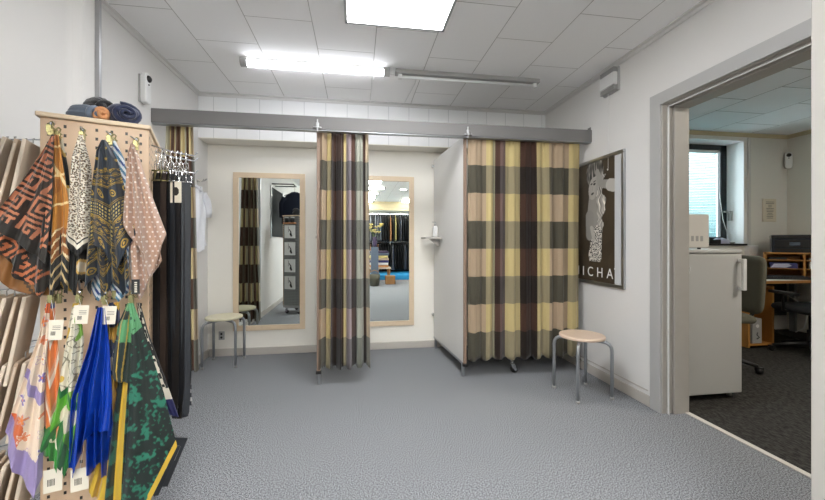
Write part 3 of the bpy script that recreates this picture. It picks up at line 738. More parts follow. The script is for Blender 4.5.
def p_navy(u, t, s, z):
    gold = '#b8953a'; bg = '#222c39'
    q = t * 7.0; r = q % 1; k = int(q)
    if t < .30:
        a, b = (s * 42) % 1 - .5, (z * 30) % 1 - .5
        return gold if a * a + b * b < .018 else bg
    if r < .05 or .10 < r < .13: return gold
    if k % 3 == 0:
        a, b = (s * 34) % 1 - .5, r - .55
        e = (a * .8 + b * .6) ** 2 * 9 + (b * .8 - a * .6) ** 2 * 40
        return gold if .45 < e < 1.1 or e < .12 else bg
    if k % 3 == 1:
        a, b = (s * 150) % 1 - .5, (r * 5) % 1 - .5
        return '#cdb76a' if a * a + b * b < .09 and .2 < r < .9 else bg
    a = (s * 44 + .5 * (int(r * 3))) % 1 - .5; b = (r * 3) % 1 - .5
    return gold if abs(a) + abs(b) < .20 or abs(abs(a) + abs(b) - .42) < .05 else bg
def p_pin(u, t, s, z):
    a = (s * 68 + .5 * (int(z * 62) % 2)) % 1 - .5; b = (z * 62) % 1 - .5
    if t > .985: return '#a98b78'
    return '#f3e8de' if a * a + b * b < .035 else '#c19e89'
def p_ltblue(u, t, s, z): return '#e9eef0' if (z * 40 + s * 60) % 1 < .5 else ('#4f7f9c' if (z * 21) % 1 < .6 else '#2a4a8a')
def p_floral(u, t, s, z):
    if t > .86 + .02 * math.sin(u * 5): return '#a08fbd'
    if .50 < t < .57: return '#a08fbd'
    if .62 > t > .57: return '#f0dac0'
    x, y = s * 24 + 3.1, z * 18; ix, iy = math.floor(x), math.floor(y)
    a, b = x - ix - .5, y - iy - .5; r = math.hypot(a, b) * 1.1; th = math.atan2(b, a)
    pet = .22 + .10 * math.cos(5 * th)
    kind = (ix * 3 + iy * 5) % 4
    if r < .07: return '#e8772e'
    if r < pet: return ['#e88a4c', '#8f78b8', '#f3e3cc', '#e9946a'][kind]
    if pet < r < pet + .05: return '#fbf3e4' if kind % 2 else '#c9a9b8'
    v = N3(s * 10, z * 6, 2)
    return '#d96a35' if v > .12 else '#f2dcc4'
def p_orange(u, t, s, z):
    a = ((abs(u - .5) * 1.6 + t * 4.2) % 1)
    if t < .2 and N3(s * 30, z * 20) > 0: return '#56608a'
    if t > .82: return '#3c9a3a' if t > .88 else '#f4e8d2'
    return '#f3e4cf' if a < .22 else ('#e8813f' if a < .8 else '#e2a07a')
def p_cream(u, t, s, z):
    if t > .86: return '#2c7a3a'
    if t > .66: return '#5fae2f' if N3(s * 26, z * 14, 1) > -.05 else '#e4dcc2'
    if t > .61: return '#1f6b38'
    v = N3(s * 55, z * 42, 7); w_ = N3(s * 24, z * 17, 8)
    if w_ > .3: return '#7fae3c'
    if w_ < -.34: return '#d9b24a'
    return '#8c8672' if abs(v) < .055 else '#e9e2cd'
def p_blue(u, t, s, z): return '#0b3fae'
def p_yellow(u, t, s, z):
    if t > .78: return '#d9b23a' if N3(s * 14, z * 8) > -.25 else '#b98e2a'
    v = N3(s * 30, z * 18, 4)
    return '#d9a92f' if v > .05 else ('#1d2b54' if v > -.25 else '#e9dcc0')
def p_green(u, t, s, z):
    # the bright border runs along the slanting lower right hem
    if u > .5 and t > .955: return '#d9b23a'
    if t > .965: return '#d9b23a'
    v = N3(s * 34, z * 30, 1) * .6 + .7 * N3(s * 95, z * 88, 2); w_ = N3(s * 9, z * 7, 3)
    if t < .16: return '#5f9c6c' if v > -.3 else '#2f5a40'
    return '#2c7a62' if v + .5 * w_ > .26 else ('#1e5b48' if v + .5 * w_ > .12 else '#1c2622')
def p_green2(u, t, s, z):
    if abs(u - .72 + .2 * t) < .03 or abs(u - .2 - .1 * t) < .03: return '#d9b24a'
    return '#5b9b66' if N3(s * 40, z * 30) > -.1 and t < .5 else '#20302a'
def p_green3(u, t, s, z):
    if .30 < u < .62: return '#dcb53c'
    return '#2b5c4a' if N3(s * 34, z * 30, 1) > .1 else '#1c2a24'
def p_bw(u, t, s, z):
    if t > .84: return '#26285c'
    if t > .74: return '#e9dfcc'
    a = int(u * 6); b = int(t * 40)
    return '#e6dcc8' if (math.sin(a * 12.9 + b * 78.2) * 43758.5 % 1) > .52 and .15 < u < .85 else '#1b1a1a'

def polyl(P, t):
    """point at fraction t along the points, spaced evenly by index"""
    q = t * (len(P) - 1); i = min(int(q), len(P) - 2); f = q - i
    return (P[i][0] * (1 - f) + P[i + 1][0] * f, P[i][1] * (1 - f) + P[i + 1][1] * f)
def by_len(P):
    d = [0]
    for a, b in zip(P, P[1:]): d.append(d[-1] + math.hypot(a[0] - b[0], a[1] - b[1]))
    return [x / d[-1] for x in d]
def poly_l(P, D, t):
    for i in range(len(P) - 1):
        if t <= D[i + 1] or i == len(P) - 2:
            f = (t - D[i]) / max(1e-6, D[i + 1] - D[i]); return (P[i][0] * (1 - f) + P[i + 1][0] * f, P[i][1] * (1 - f) + P[i + 1][1] * f)
def scarf(label, hook, layers, m='print', tagpos=None, patch=None):
    hs, hk, hz = hook
    t = thing('scarf', label, 'scarf', SP(hs, -hk, hz), SR, None)
    for li, (k, L, R, H, fn, amp, folds, nu, nt) in enumerate(layers):
        DL, DR, DH = by_len(L), by_len(R), by_len(H); seed = hs * 50 + li * 3.7
        V = []
        for j in range(nt + 1):
            tt = j / nt
            l, r = poly_l(L, DL, tt), poly_l(R, DR, tt)
            for i in range(nu + 1):
                u = i / nu; h = poly_l(H, DH, u)
                bx, bz = L[-1][0] * (1 - u) + R[-1][0] * u, L[-1][1] * (1 - u) + R[-1][1] * u
                w_ = tt ** 2.2
                s = l[0] * (1 - u) + r[0] * u + w_ * (h[0] - bx); z = l[1] * (1 - u) + r[1] * u + w_ * (h[1] - bz)
                am = 1.5 * amp * (.25 + .75 * tt ** .6)
                dd = am * (math.sin(2 * PI * folds * (u + .04 * math.sin(4 * tt + seed)) + seed) + .35 * math.sin(2 * PI * folds * 2.1 * u + 2 * seed + 2.5 * tt))
                dd += .018 * math.sin(PI * u) * (.3 + .7 * math.sin(PI * min(1, tt * .9)))            # the body swells a little
                dd += .006 * math.sin(7 * tt + 3 * u + seed) * tt
                V.append((s - hs, -(k + dd) + hk, z - hz))
        F = []; buf = []
        for j in range(nt):
            for i in range(nu):
                F.append((j * (nu + 1) + i, (j + 1) * (nu + 1) + i, (j + 1) * (nu + 1) + i + 1, j * (nu + 1) + i + 1))
                v = V[j * (nu + 1) + i]
                buf += [*[.82 * q for q in lin(fn((i + .5) / nu, (j + .5) / nt, v[0] + hs, v[2] + hz))], 1] * 4
        me = bpy.data.meshes.new('fabric'); me.from_pydata(V, [], F)
        at = me.color_attributes.new('print', 'FLOAT_COLOR', 'CORNER'); at.data.foreach_set('color', buf)
        me.polygons.foreach_set('use_smooth', [True] * len(F)); me.materials.append(M[m])
        o = bpy.data.objects.new('fabric' if li == 0 else 'fabric_fold', me); C.objects.link(o); o.parent = t
        md = o.modifiers.new('thick', 'SOLIDIFY'); md.thickness = .0012
    # brass clip on the hook
    MB().tube([(0, .0, .018), (.006, -.004, .012), (.004, -.006, .002), (-.006, -.004, -.004), (-.006, 0, .01), (0, 0, .018)], .0022, 6) \
        .box((-.006, -.012, -.026), (.006, -.002, -.004)).box((-.008, -.016, -.018), (.003, -.010, .004)).tube([(-.010, -.006, -.004), (0, -.012, .004), (.010, -.006, -.006)], .002, 6).build('clip', 'gold', t, .001)
    if tagpos:
        a, z = tagpos[0] - hs, tagpos[1] - hz; w_ = tagpos[2] * .88; kk = -.040
        tg = MB().mbox(0, 0, 0, w_ * 2, .0008, w_ * 3.2, Matrix.Translation((a, kk, z)) @ Matrix.Rotation(.08, 4, 'Y')).build('price_tag', 'paper', t, .0003)
        b = MB()
        for q in range(5): b.mbox(-.007 + q * .0022, -.0008, -.010, .0011, .0004, .012, Matrix.Translation((a, kk, z)) @ Matrix.Rotation(.08, 4, 'Y'))
        for q in range(3): b.mbox(.004, -.0008, .012 - q * .005, .018, .0004, .0012, Matrix.Translation((a, kk, z)) @ Matrix.Rotation(.08, 4, 'Y'))
        b.build('barcode', 'ink', tg)
        MB().tube([(a, kk, z + w_ * 1.4), (a * .6, kk * .8, z + w_ * 1.4 + (0 - z - w_ * 1.4) * .5 if z < -.02 else z + .04), (0, -.012, -.006 if z < 0 else z + .06)], .0007, 5).build('tag_string', 'white_plastic', t)
    if patch:
        a, z = patch[0] - hs, patch[1] - hz; k0 = patch[2]
        pt = box('label_patch', (a - .011, k0, z - .024), (a + .011, k0 - .002, z + .024), 'black', t)
        b = MB()
        for q in range(6): b.box((a - .003, k0 - .002, z - .018 + q * .006), (a + .004, k0 - .0028, z - .0145 + q * .006))
        b.build('woven_mark', 'paper', pt)
    return t

scarf('orange silk scarf with black Greek key print, first on the upper row', HOOKS[0], [
    (.175, [(.076, 1.473), (.059, 1.43), (.013, 1.326), (-.062, 1.2)], [(.081, 1.474), (.079, 1.379), (.076, 1.27), (.064, 1.102)], [(-.062, 1.2), (.004, 1.150), (.064, 1.085)], p_key, .007, 2.6, 130, 170),
    (.145, [(.071, 1.477), (.046, 1.379), (-.021, 1.241), (-.068, 1.136)], [(.076, 1.478), (.076, 1.382), (.074, 1.176), (.063, 1.054)], [(-.068, 1.136), (-.021, 1.10), (-.007, 1.043), (.021, 1.022), (.046, .985), (.063, 1.04)], p_key2, .010, 3, 110, 140),
    (.120, [(.066, 1.481), (.03, 1.381), (-.037, 1.242), (-.075, 1.084)], [(.071, 1.482), (.071, 1.246), (.063, .983)], [(-.075, 1.084), (-.032, 1.01), (.001, .998), (.063, .98)], p_brown, .006, 2, 50, 60)])
scarf('ochre silk scarf with pale lines, between the Greek key and leopard scarves', (.078, .125, 1.492), [
    (.145, [(.072, 1.48), (.068, 1.411), (.062, 1.245), (.053, 1.012)], [(.084, 1.482), (.096, 1.386), (.113, 1.247), (.106, 1.009)], [(.053, 1.012), (.068, .977), (.089, 1.04), (.106, .99)], p_ochre, .008, 1.8, 60, 150),
    (.120, [(.074, 1.48), (.07, 1.38), (.06, 1.2), (.045, 1.05)], [(.086, 1.482), (.10, 1.386), (.118, 1.2), (.120, 1.03)], [(.045, 1.05), (.06, 1.0), (.09, 1.0), (.120, .98)], p_black, .008, 2.2, 60, 100)])
scarf('cream leopard spotted scarf with black border, second from left clip row', HOOKS[1], [
    (.150, [(.132, 1.488), (.117, 1.416), (.108, 1.275), (.102, 1.149)], [(.141, 1.49), (.16, 1.392), (.162, 1.249), (.160, 1.13)], [(.102, 1.149), (.128, 1.105), (.160, 1.14)], p_leo, .007, 1.6, 90, 220),
    (.125, [(.128, 1.493), (.113, 1.419), (.094, 1.205), (.079, 1.051)], [(.136, 1.494), (.156, 1.395), (.16, 1.25), (.160, .975)], [(.079, 1.051), (.1, 1.036), (.116, .978), (.132, 1.034), (.160, .975)], p_black, .011, 2.5, 90, 120)])
scarf('navy scarf with gold paisley and striped bands on the upper row', HOOKS[2], [
    (.170, [(.191, 1.475), (.179, 1.44), (.164, 1.304), (.157, 1.149)], [(.201, 1.476), (.227, 1.424), (.252, 1.31), (.278, 1.178)], [(.157, 1.149), (.195, 1.127), (.229, 1.062), (.278, 1.178)], p_navy, .009, 2.2, 130, 220),
    (.140, [(.186, 1.48), (.174, 1.445), (.157, 1.249), (.146, 1.006)], [(.196, 1.481), (.223, 1.429), (.243, 1.253), (.258, 1.029)], [(.146, 1.006), (.174, 1.048), (.194, .967), (.216, 1.031), (.239, .971), (.258, 1.029)], p_navy, .012, 3.2, 120, 200)])
scarf('pale blue and white striped scarf half hidden behind the navy scarf', (.208, .085, 1.50), [
    (.100, [(.204, 1.491), (.198, 1.401), (.205, 1.20), (.145, 1.0)], [(.214, 1.492), (.238, 1.435), (.246, 1.36), (.25, .98)], [(.145, 1.0), (.17, .955), (.20, .99), (.225, .95), (.25, .98)], p_ltblue, .005, 2, 60, 110)])
scarf('dusty pink scarf with white pin dots and a black label patch', HOOKS[3], [
    (.170, [(.266, 1.473), (.259, 1.435), (.248, 1.281), (.246, 1.207)], [(.273, 1.474), (.29, 1.417), (.324, 1.3), (.362, 1.179)], [(.246, 1.207), (.3, 1.104), (.318, 1.028), (.362, 1.179)], p_pin, .010, 2.4, 120, 200),
    (.140, [(.264, 1.477), (.256, 1.439), (.249, 1.208), (.261, 1.0)], [(.271, 1.478), (.288, 1.42), (.322, 1.256), (.348, 1.087)], [(.261, 1.0), (.288, .956), (.316, 1.03), (.348, 1.087)], p_pin, .010, 2.2, 90, 170)],
    'knitcloth', None, (.280, 1.005, -.045))
# lower row
scarf('pastel floral scarf in cream, orange and lilac, first of the lower row', HOOKS2[0], [
    (.175, [(.063, .968), (.049, .875), (.013, .736), (-.027, .599)], [(.073, .967), (.069, .86), (.059, .687), (.053, .448)], [(-.027, .599), (-.004, .484), (.04, .400), (.053, .448)], p_floral, .008, 2.0, 110, 190)], 'print', (.083, .886, .0215))
scarf('orange and white chevron scarf with green border beside the pastel floral one', (.080, .12, .985), [
    (.150, [(.066, .965), (.056, .87), (.046, .628), (.041, .494)], [(.076, .964), (.086, .812), (.090, .618), (.083, .448)], [(.041, .494), (.064, .501), (.083, .448)], p_orange, .007, 1.6, 60, 150)])
scarf('cream and green paisley scarf left of the bright blue satin one', HOOKS2[1], [
    (.155, [(.119, .96), (.102, .823), (.078, .635), (.042, .569)], [(.134, .959), (.146, .845), (.135, .636), (.114, .474)], [(.042, .569), (.046, .513), (.081, .551), (.096, .416), (.114, .474)], p_cream, .009, 2.2, 90, 190)], 'print', (.141, .925, .0205))
scarf('plain bright blue satin scarf in the middle of the lower row', HOOKS2[2], [
    (.180, [(.184, .944), (.162, .82), (.124, .673), (.11, .45)], [(.201, .942), (.212, .813), (.218, .669), (.214, .599)], [(.11, .45), (.124, .428), (.154, .542), (.214, .56)], p_blue, .014, 2.6, 90, 120),
    (.150, [(.184, .941), (.166, .814), (.149, .661), (.149, .435)], [(.198, .94), (.209, .808), (.215, .663), (.215, .387)], [(.149, .435), (.166, .418), (.18, .454), (.199, .384), (.215, .387)], p_blue, .014, 3, 80, 110)], 'satin', (.211, .918, .0205))
scarf('yellow and navy printed scarf squeezed between blue satin and green scarves', (.215, .10, .985), [
    (.120, [(.199, .951), (.195, .732), (.162, .42), (.145, .361)], [(.228, .949), (.230, .801), (.240, .577), (.262, .271)], [(.145, .361), (.175, .29), (.201, .278), (.262, .24)], p_yellow, .010, 3, 80, 160)])
scarf('dark green mottled scarf with yellow border hanging at the stand corner', HOOKS2[3], [
    (.190, [(.263, .954), (.270, .839), (.262, .596), (.245, .3)], [(.275, .953), (.306, .848), (.358, .647), (.395, .458)], [(.245, .3), (.257, .205), (.303, .262), (.395, .458)], p_green, .006, 1.2, 120, 200),
    (.175, [(.258, .952), (.233, .889), (.214, .741), (.217, .709)], [(.268, .951), (.275, .863), (.268, .695)], [(.217, .709), (.268, .691)], p_green2, .006, 1.5, 60, 100),
    (.150, [(.258, .934), (.233, .732), (.218, .588), (.195, .302)], [(.27, .933), (.275, .724), (.268, .43), (.262, .227)], [(.195, .302), (.225, .25), (.262, .2)], p_green3, .007, 1.2, 60, 120)])
scarf('black scarf with cream lettering print behind the mottled green scarf', (.277, .09, .985), [
    (.105, [(.272, .942), (.288, .787), (.32, .627), (.352, .542)], [(.282, .942), (.307, .831), (.352, .684), (.395, .533)], [(.352, .542), (.395, .520)], p_bw, .004, 1.2, 36, 160)])
def loose_tag(s, z, label):
    p = SP(s, -.16, z + .05); t = thing('price_tag', label, 'price tag', p, SR)
    box('card', (-.0215, -.001, -.085), (.0215, 0, -.015), 'paper', t, .0004)
    b = MB()
    for q in range(6): b.box((-.012 + q * .003, -.0016, -.065), (-.0105 + q * .003, -.001, -.045))
    b.build('barcode', 'ink', t)
    MB().tube([(0, 0, -.02), (.004, .01, .02), (0, .03, .06)], .0008, 5).build('string', 'white_plastic', t)
loose_tag(.074, .425, 'cream price tag dangling under the orange and green scarves, lower left of two')
loose_tag(.136, .408, 'cream price tag dangling below the paisley scarf beside the blue satin')

# ------------------------------------------------------------ rolled scarves on top of the stand
def roll(name, label, loc, rz, m, w_, h_, turns, L, ribs=0):
    t = thing(name, label, 'rolled scarf', loc, rz)
    mb = MB(); n = 60; V = []; F = []
    # outer body: a squashed roll whose ends swirl inwards
    nb, na = 26, 48
    for j in range(nb + 1):
        q = j / nb; x = (q - .5) * L; e = math.sqrt(max(0, 1 - abs(2 * q - 1) ** 3.2))
        for i in range(na):
            a = 2 * PI * i / na; rr = .25 + .75 * e
            rb = 1 + (.045 * math.sin(ribs * a) if ribs else .02 * math.sin(3 * a + q * 9))
            V.append((x + .006 * math.sin(3 * a), w_ * rr * rb * math.cos(a), max(0.0, h_ / 2 + h_ / 2 * rr * rb * math.sin(a) * 1.0)))
    for j in range(nb):
        for i in range(na): F.append((j * na + i, j * na + (i + 1) % na, (j + 1) * na + (i + 1) % na, (j + 1) * na + i))
    F.append(tuple(range(na))); F.append(tuple(nb * na + i for i in reversed(range(na))))
    mb.add(V, F, True).build('body', m, t)
    # swirl ridge on the end that faces the room
    pts = []; rs = []
    for i in range(46):
        q = i / 45; a = q * turns * 2 * PI; r_ = (.12 + .80 * q)
        pts.append((L * .5 * (1 - .45 * q ** 2) + .004, w_ * r_ * math.cos(a), h_ / 2 + h_ / 2 * r_ * math.sin(a) * .96)); rs.append(.0055 + .004 * q)
    MB().tube(pts, rs, 8).build('end_swirl', m, t)
    return t
ZT = SH + .0165
roll('rolled_scarf', 'navy wool scarf rolled up on the top right of the stand', SP(.205, .085, ZT), SR + math.radians(-70), 'navy', .052, .086, 2.3, .12)
roll('rolled_scarf', 'tan rolled scarf wedged behind the navy one on top of the stand', SP(.148, .075, ZT), SR + math.radians(-80), 'tan', .022, .056, 1.6, .10)
roll('rolled_scarf', 'slate blue knitted scarf rolled in front of the black knit one', SP(.098, .07, ZT), SR + math.radians(-30), 'slate', .034, .062, 1.8, .10, 14)
roll('knitted_hat', 'black ribbed knitted hat behind the slate roll on top of the stand', SP(.118, .175, ZT), SR + math.radians(-45), 'knit', .048, .128, 1.8, .11, 18)['category'] = 'hat'

# ------------------------------------------------------------ belts on the right side arms
rb = random.Random(4)
def belt(s, k, ztop, L, w_, rz, m, label, group, buckle='chrome', tagged=False, hanger=True):
    t = thing('belt', label, 'belt', SP(s, k, ztop), SR + rz, group)
    pts = []
    def strap(x0, y0, zt, zb, ww, th, curl=0.0):
        nn = 14; V = []
        for i in range(nn + 1):
            q = i / nn; z_ = zt + (zb - zt) * q; off = curl * q ** 3; hw = ww / 2 * (1 if q < .96 else .7)
            V += [(x0 - hw, y0 + off - th / 2, z_), (x0 + hw, y0 + off - th / 2, z_), (x0 + hw, y0 + off + th / 2, z_), (x0 - hw, y0 + off + th / 2, z_)]
        F = [(0, 1, 2, 3), tuple(nn * 4 + q for q in (3, 2, 1, 0))] + [(i * 4 + k_, (i + 1) * 4 + k_, (i + 1) * 4 + (k_ + 1) % 4, i * 4 + (k_ + 1) % 4) for i in range(nn) for k_ in range(4)]
        return V, F
    mb = MB(); mb.add(*strap(0, .004, -.085, -L, w_, .004, .02 * rb.uniform(-1, 1))).build('strap', m, t)
    MB().add(*strap(0, -.006, -.085, -L * rb.uniform(.93, .99), w_ * .97, .004, .02 * rb.uniform(-1, 1))).build('strap', m, t)
    r_ = w_ / 2 + .008
    MB().tube([(-r_, -.008, -.075), (-r_, -.010, -.115), (r_, -.010, -.115), (r_, -.008, -.075), (-r_, -.008, -.075)], .0035, 6).tube([(0, -.008, -.078), (0, -.016, -.112)], .0025, 6).build('buckle', buckle, t)
    MB().tube([(0, .008, -.004), (0, .0, .010), (0, -.010, -.002), (0, -.008, -.03), (0, -.004, -.08)], .0022, 6).tube([(-.010, -.006, -.075), (-.009, -.006, -.045), (0, -.006, -.03), (.009, -.006, -.045), (.010, -.006, -.075)], .0018, 6).build('hanger', 'chrome', t)
    if tagged:
        b = box('tag', (-.020, -.0155, -.20), (.024, -.0145, -.115), 'paper', t)
        MB().prism([(.013 * math.cos(i * PI / 4 + .39), .018 * math.sin(i * PI / 4 + .39)) for i in range(8)], -.0165, -.0155, lambda a, c, z: (a + .002, z, c - .155)).build('emblem', 'ink', b)
    return t
row = [(.03, .085, 'leather', False), (.047, .08, 'brown_leather', False), (.063, .082, 'leather', False), (.080, .08, 'leather2', False), (.097, .078, 'leather', True), (.110, .08, 'leather', False), (.124, .078, 'leather2', False)]
for i, (s, k, m_, tg_) in enumerate(row):
    belt(SW + s - .01, k, 1.508 - .02 * 0, rb.uniform(1.02, 1.08), rb.uniform(.028, .036), math.radians(rb.uniform(-50, -15)) if i < 6 else math.radians(10), m_,
         {4: 'black belt with square cream tag on the front side arm of the stand', 1: 'dark brown belt among the black ones on the front arm', 6: 'wide charcoal belt at the outer tip of front side arm'}.get(i, ['innermost black belt on the front side arm beside the stand corner', '', 'third black belt out along the front side arm', 'charcoal belt halfway along the front side arm', '', 'black belt just inside the wide charcoal one on the front arm', ''][i]),
         'belts on the front side arm', 'gold' if i in (1, 0) else 'chrome', tg_)
for i in range(6):
    belt(SW + .02 + i * .019, .19, 1.508, rb.uniform(1.0, 1.1), rb.uniform(.028, .036), math.radians(rb.uniform(-60, 20)), 'leather' if i % 3 else 'leather2', 'black leather belt hanging from the middle side arm of the stand', 'black belts on the middle side arm')
for i in range(4):
    belt(SW + .03 + i * .026, .27, 1.468, rb.uniform(.9, 1.0), rb.uniform(.026, .034), math.radians(rb.uniform(-60, 20)), 'leather', 'black leather belt hanging from the rear side arm of the stand', 'black belts on the rear side arm')
# glossy packs low on the right side
for i, (s, k, z, rz) in enumerate([(.06, .03, .37, .5), (.085, .06, .38, .6)]):
    t = thing('hanging_pack', ['dark glossy flat pack hanging low on right side of the stand, front one', 'dark glossy flat pack hanging low on right side of the stand, rear one'][i], 'pack', SP(SW + s, k, z), SR + rz)
    mx_ = Matrix.Rotation(math.radians(28), 4, 'Y')
    MB().mbox(0, 0, -.09, .10, .014, .17, mx_).build('sleeve', 'leather2', t, .003); MB().mbox(.0, -.008, -.06, .06, .002, .05, mx_).build('window', 'clear', t)
    MB().tube([(0, 0, 0), (-.02, 0, .03), (-.06, 0, .04)], .002, 6).build('hanger', 'clear', t)
t = thing('patterned_pouch', 'small grey and white patterned pouch hanging above the glossy packs', 'pouch', SP(SW + .105, .10, .60), SR + .3)
mb = MB(); mb.prism([(-.03, 0), (.02, .01), (.032, -.12), (.0, -.15), (-.032, -.11)], -.008, .008, lambda a, b, c: (a, c, b)).build('body', 'grey_plastic', t, .003)
for q in range(3): MB().prism([(-.030, -.02 - q * .036), (.028, -.04 - q * .034), (.028, -.058 - q * .034), (-.030, -.034 - q * .036)], -.0095, .0095, lambda a, b, c: (a, c, b)).build('dark_stripe', 'leather2', t)

# ------------------------------------------------------------ card packs on the left side arms
def flatpack(s, k, z, h_, w_, tilt, m, label, group, th=.010, rz=0):
    t = thing('stocking_pack', label, 'pack', SP(s, k, z), SR + rz, group)
    mx_ = Matrix.Rotation(tilt, 4, 'Y')
    MB().mbox(0, 0, -h_ / 2 - .01, th, w_, h_, mx_).build('sleeve', m, t, .002)
    MB().mbox(-.001 * 0, -w_ / 2 - .0006, -h_ / 2 - .01, th * .5, .0012, h_ * .9, mx_).build('edge_band', 'kraft2', t)
    MB().tube([(0, 0, -.012), (0, 0, .006), (0, .01, .008)], .002, 6).build('hanger', 'clear', t)
rows = [(1.49, .30, 5, 'stocking packs on the top left arms'), (.985, .28, 5, 'stocking packs on the second left arms'), (.775, .25, 5, 'stocking packs on the third left arms'), (.46, .25, 5, 'stocking packs on the bottom left arms')]
words_ = ['top', 'second', 'third', 'bottom']
for r_, (z, h_, n_, g_) in enumerate(rows):
    for i in range(n_):
        flatpack(-.022 - i * .022, .02 + .012 * (i % 2), z - .0, h_, .13, math.radians(9 + 2 * (i % 3)), 'kraft' if i % 2 else 'kraft2', '%s beige card pack hanging edge on in the %s row left of scarves' % (['innermost', 'second', 'middle', 'fourth', 'outermost'][i], words_[r_]), g_)

# ------------------------------------------------------------ packs on the stand's back, seen in the left mirror
for r_, z in enumerate((1.43, 1.16, .89, .62)):
    for q in range(2):
        t = thing('white_pack', 'white pack with black print on the stand back, %s row in the left mirror' % ['top', 'second', 'third', 'lowest'][r_], 'pack', SP(.135 + q * .012, SD + .02 + q * .025, z), SR + PI + (q - .5) * .12, 'white packs in %s row on the stand back' % ['top', 'second', 'third', 'lowest'][r_])
        box('card', (-.09, -.004, -.215), (.09, .004, -.01), 'white_paper', t)
        MB().prism([(-.05, -.185), (-.02, -.19), (.0, -.15), (-.015, -.12), (.015, -.075), (.005, -.07), (-.03, -.11), (-.035, -.14)], -.0052, -.004, lambda a, b, c: (a, c, b)).box((.02, -.0052, -.12), (.026, -.004, -.03)).build('printed_figure', 'ink', t)
        MB().tube([(0, .01, -.01), (0, .0, .0), (0, .03, .004)], .002, 6).build('hanger', 'clear', t)
t = thing('wooden_tray', 'small wooden tray with two dark jars on the stand back in left mirror', 'tray', SP(.14, SD + .04, 1.445), SR + PI)
box('board', (-.10, -.035, 0), (.10, .035, .02), 'tan', t, .003)
for q in (-1, 1):
    t = thing('dark_jar', 'small dark jar standing on the wooden tray, %s one in the mirror' % ('left' if q < 0 else 'right'), 'jar', SP(.14 + q * .05, SD + .04, 1.466), SR)
    MB().lathe([(.028, 0), (.030, .01), (.030, .06), (.024, .07)]).build('body', 'leather', t); MB().lathe([(.032, .07), (.032, .085), (.001, .087)]).build('lid', 'alu', t)

# things on the left wall beside the stand, seen only in the left mirror
t = thing('wall_grid', 'dark perforated wall grid on left wall seen in the left mirror', 'display grid', (-1.458, .9, 1.25))
box('grid', (0, -.5, 0), (.012, .45, .85), 'mesh', t); MB().box((0, -.52, -.02), (.02, -.5, .87)).box((0, .45, -.02), (.02, .47, .87)).build('grid_post', 'alu', t)
t = thing('wall_rail', 'black wall mounted clothes rail above the stand seen in the left mirror', 'clothes rail', (-1.458, 1.12, 2.16))
MB().tube([(0, -.14, 0), (.36, -.14, 0)], .010).tube([(0, .14, 0), (.36, .14, 0)], .010).tube([(.36, -.15, 0), (.36, .15, 0)], .010).build('bars', 'black', t)
def jacket(name, label, loc, rz, m, w_=.42, h_=.55, d_=.10, group=None, cat='garment', sleeves=True):
    t = thing(name, label, cat, loc, rz, group)
    MB().tube([(0, 0, 0), (.012, 0, .018), (0, 0, .032), (-.014, 0, .02)], .002, 6).tube([(-w_ * .42, 0, -.10), (0, 0, -.03), (w_ * .42, 0, -.10)], .006, 8).tube([(0, 0, 0), (0, 0, -.03)], .002, 6).build('hanger', 'black', t)
    V = []; n, L_ = 24, 16
    for j in range(L_ + 1):
        q = j / L_; hw = w_ * (.12 + .38 * min(1, q * 5) ** .5) * (1 + .06 * q); hd = d_ / 2 * (.35 + .65 * min(1, q * 4)); z_ = -.035 - .07 * min(1, q * 5) * 1.0 - q * (h_ - .07)
        for i in range(n):
            a = 2 * PI * i / n; V.append((hw * math.cos(a), hd * math.sin(a) * (1 + .2 * math.sin(5 * a + 2 * q)), z_))
    F = [(j * n + i, j * n + (i + 1) % n, (j + 1) * n + (i + 1) % n, (j + 1) * n + i) for j in range(L_) for i in range(n)] + [tuple(range(n)), tuple(L_ * n + i for i in reversed(range(n)))]
    MB().add(V, F, True).build('body', m, t)
    if sleeves:
        for s in (-1, 1): MB().tube([(s * w_ * .40, 0, -.13), (s * w_ * .52, 0, -.25), (s * w_ * .54, .01, -.50)], [.05, .048, .035], 12).build('sleeve', m, t)
    return t
jacket('navy_jacket', 'navy jacket on a hanger above the stand in the left mirror', (-1.13, .95, 2.10), .1, 'navy_dark', .44, .58)

# ============================================================ OFFICE
t = thing('small_fridge', 'white undercounter fridge standing just inside office doorway', 'fridge', (2.27, 2.30, 0))
FW, FD, FH = .53, .58, 1.098
box('cabinet', (0, .035, .03), (FW, FD, FH - .025), 'fridge', t, .006)
box('top', (-.003, .0, FH - .028), (FW + .003, FD, FH), 'fridge', t, .008)
dr = box('door', (0, 0, .045), (FW, .032, FH - .034), 'fridge', t, .008)
MB().box((FW - .045, -.045, .80), (FW - .012, -.032, 1.03)).box((FW - .04, -.034, .80), (FW - .018, .0, .825)).box((FW - .04, -.034, 1.0), (FW - .018, 0, 1.03)).build('door_handle', 'white_plastic', dr, .005)
for x, y in ((.04, .06), (FW - .04, .06), (.04, FD - .05), (FW - .04, FD - .05)): MB().lathe([(.016, 0), (.014, .03)], x, y, 0, 12).build('foot', 'grey_plastic', t)
t = thing('microwave', 'pale microwave with vent slots standing on top of the fridge', 'microwave', (2.235, 2.42, FH))
box('body', (0, 0, .012), (.418, .38, .265), 'micro', t, .006)
vs = MB()
for i in range(8): vs.box((.06 + i * .04, -.0015, .06), (.082 + i * .04, .001, .10))
vs.build('vent_slots', 'grey_plastic', t)
for x in (.03, .37): MB().lathe([(.012, 0), (.012, .013)], x, .04, 0, 10).lathe([(.012, 0), (.012, .013)], x, .34, 0, 10).build('foot', 'black', t)
t = thing('dark_carton', 'dark printed carton standing on top of the microwave', 'carton', (2.32, 2.55, FH + .2655))
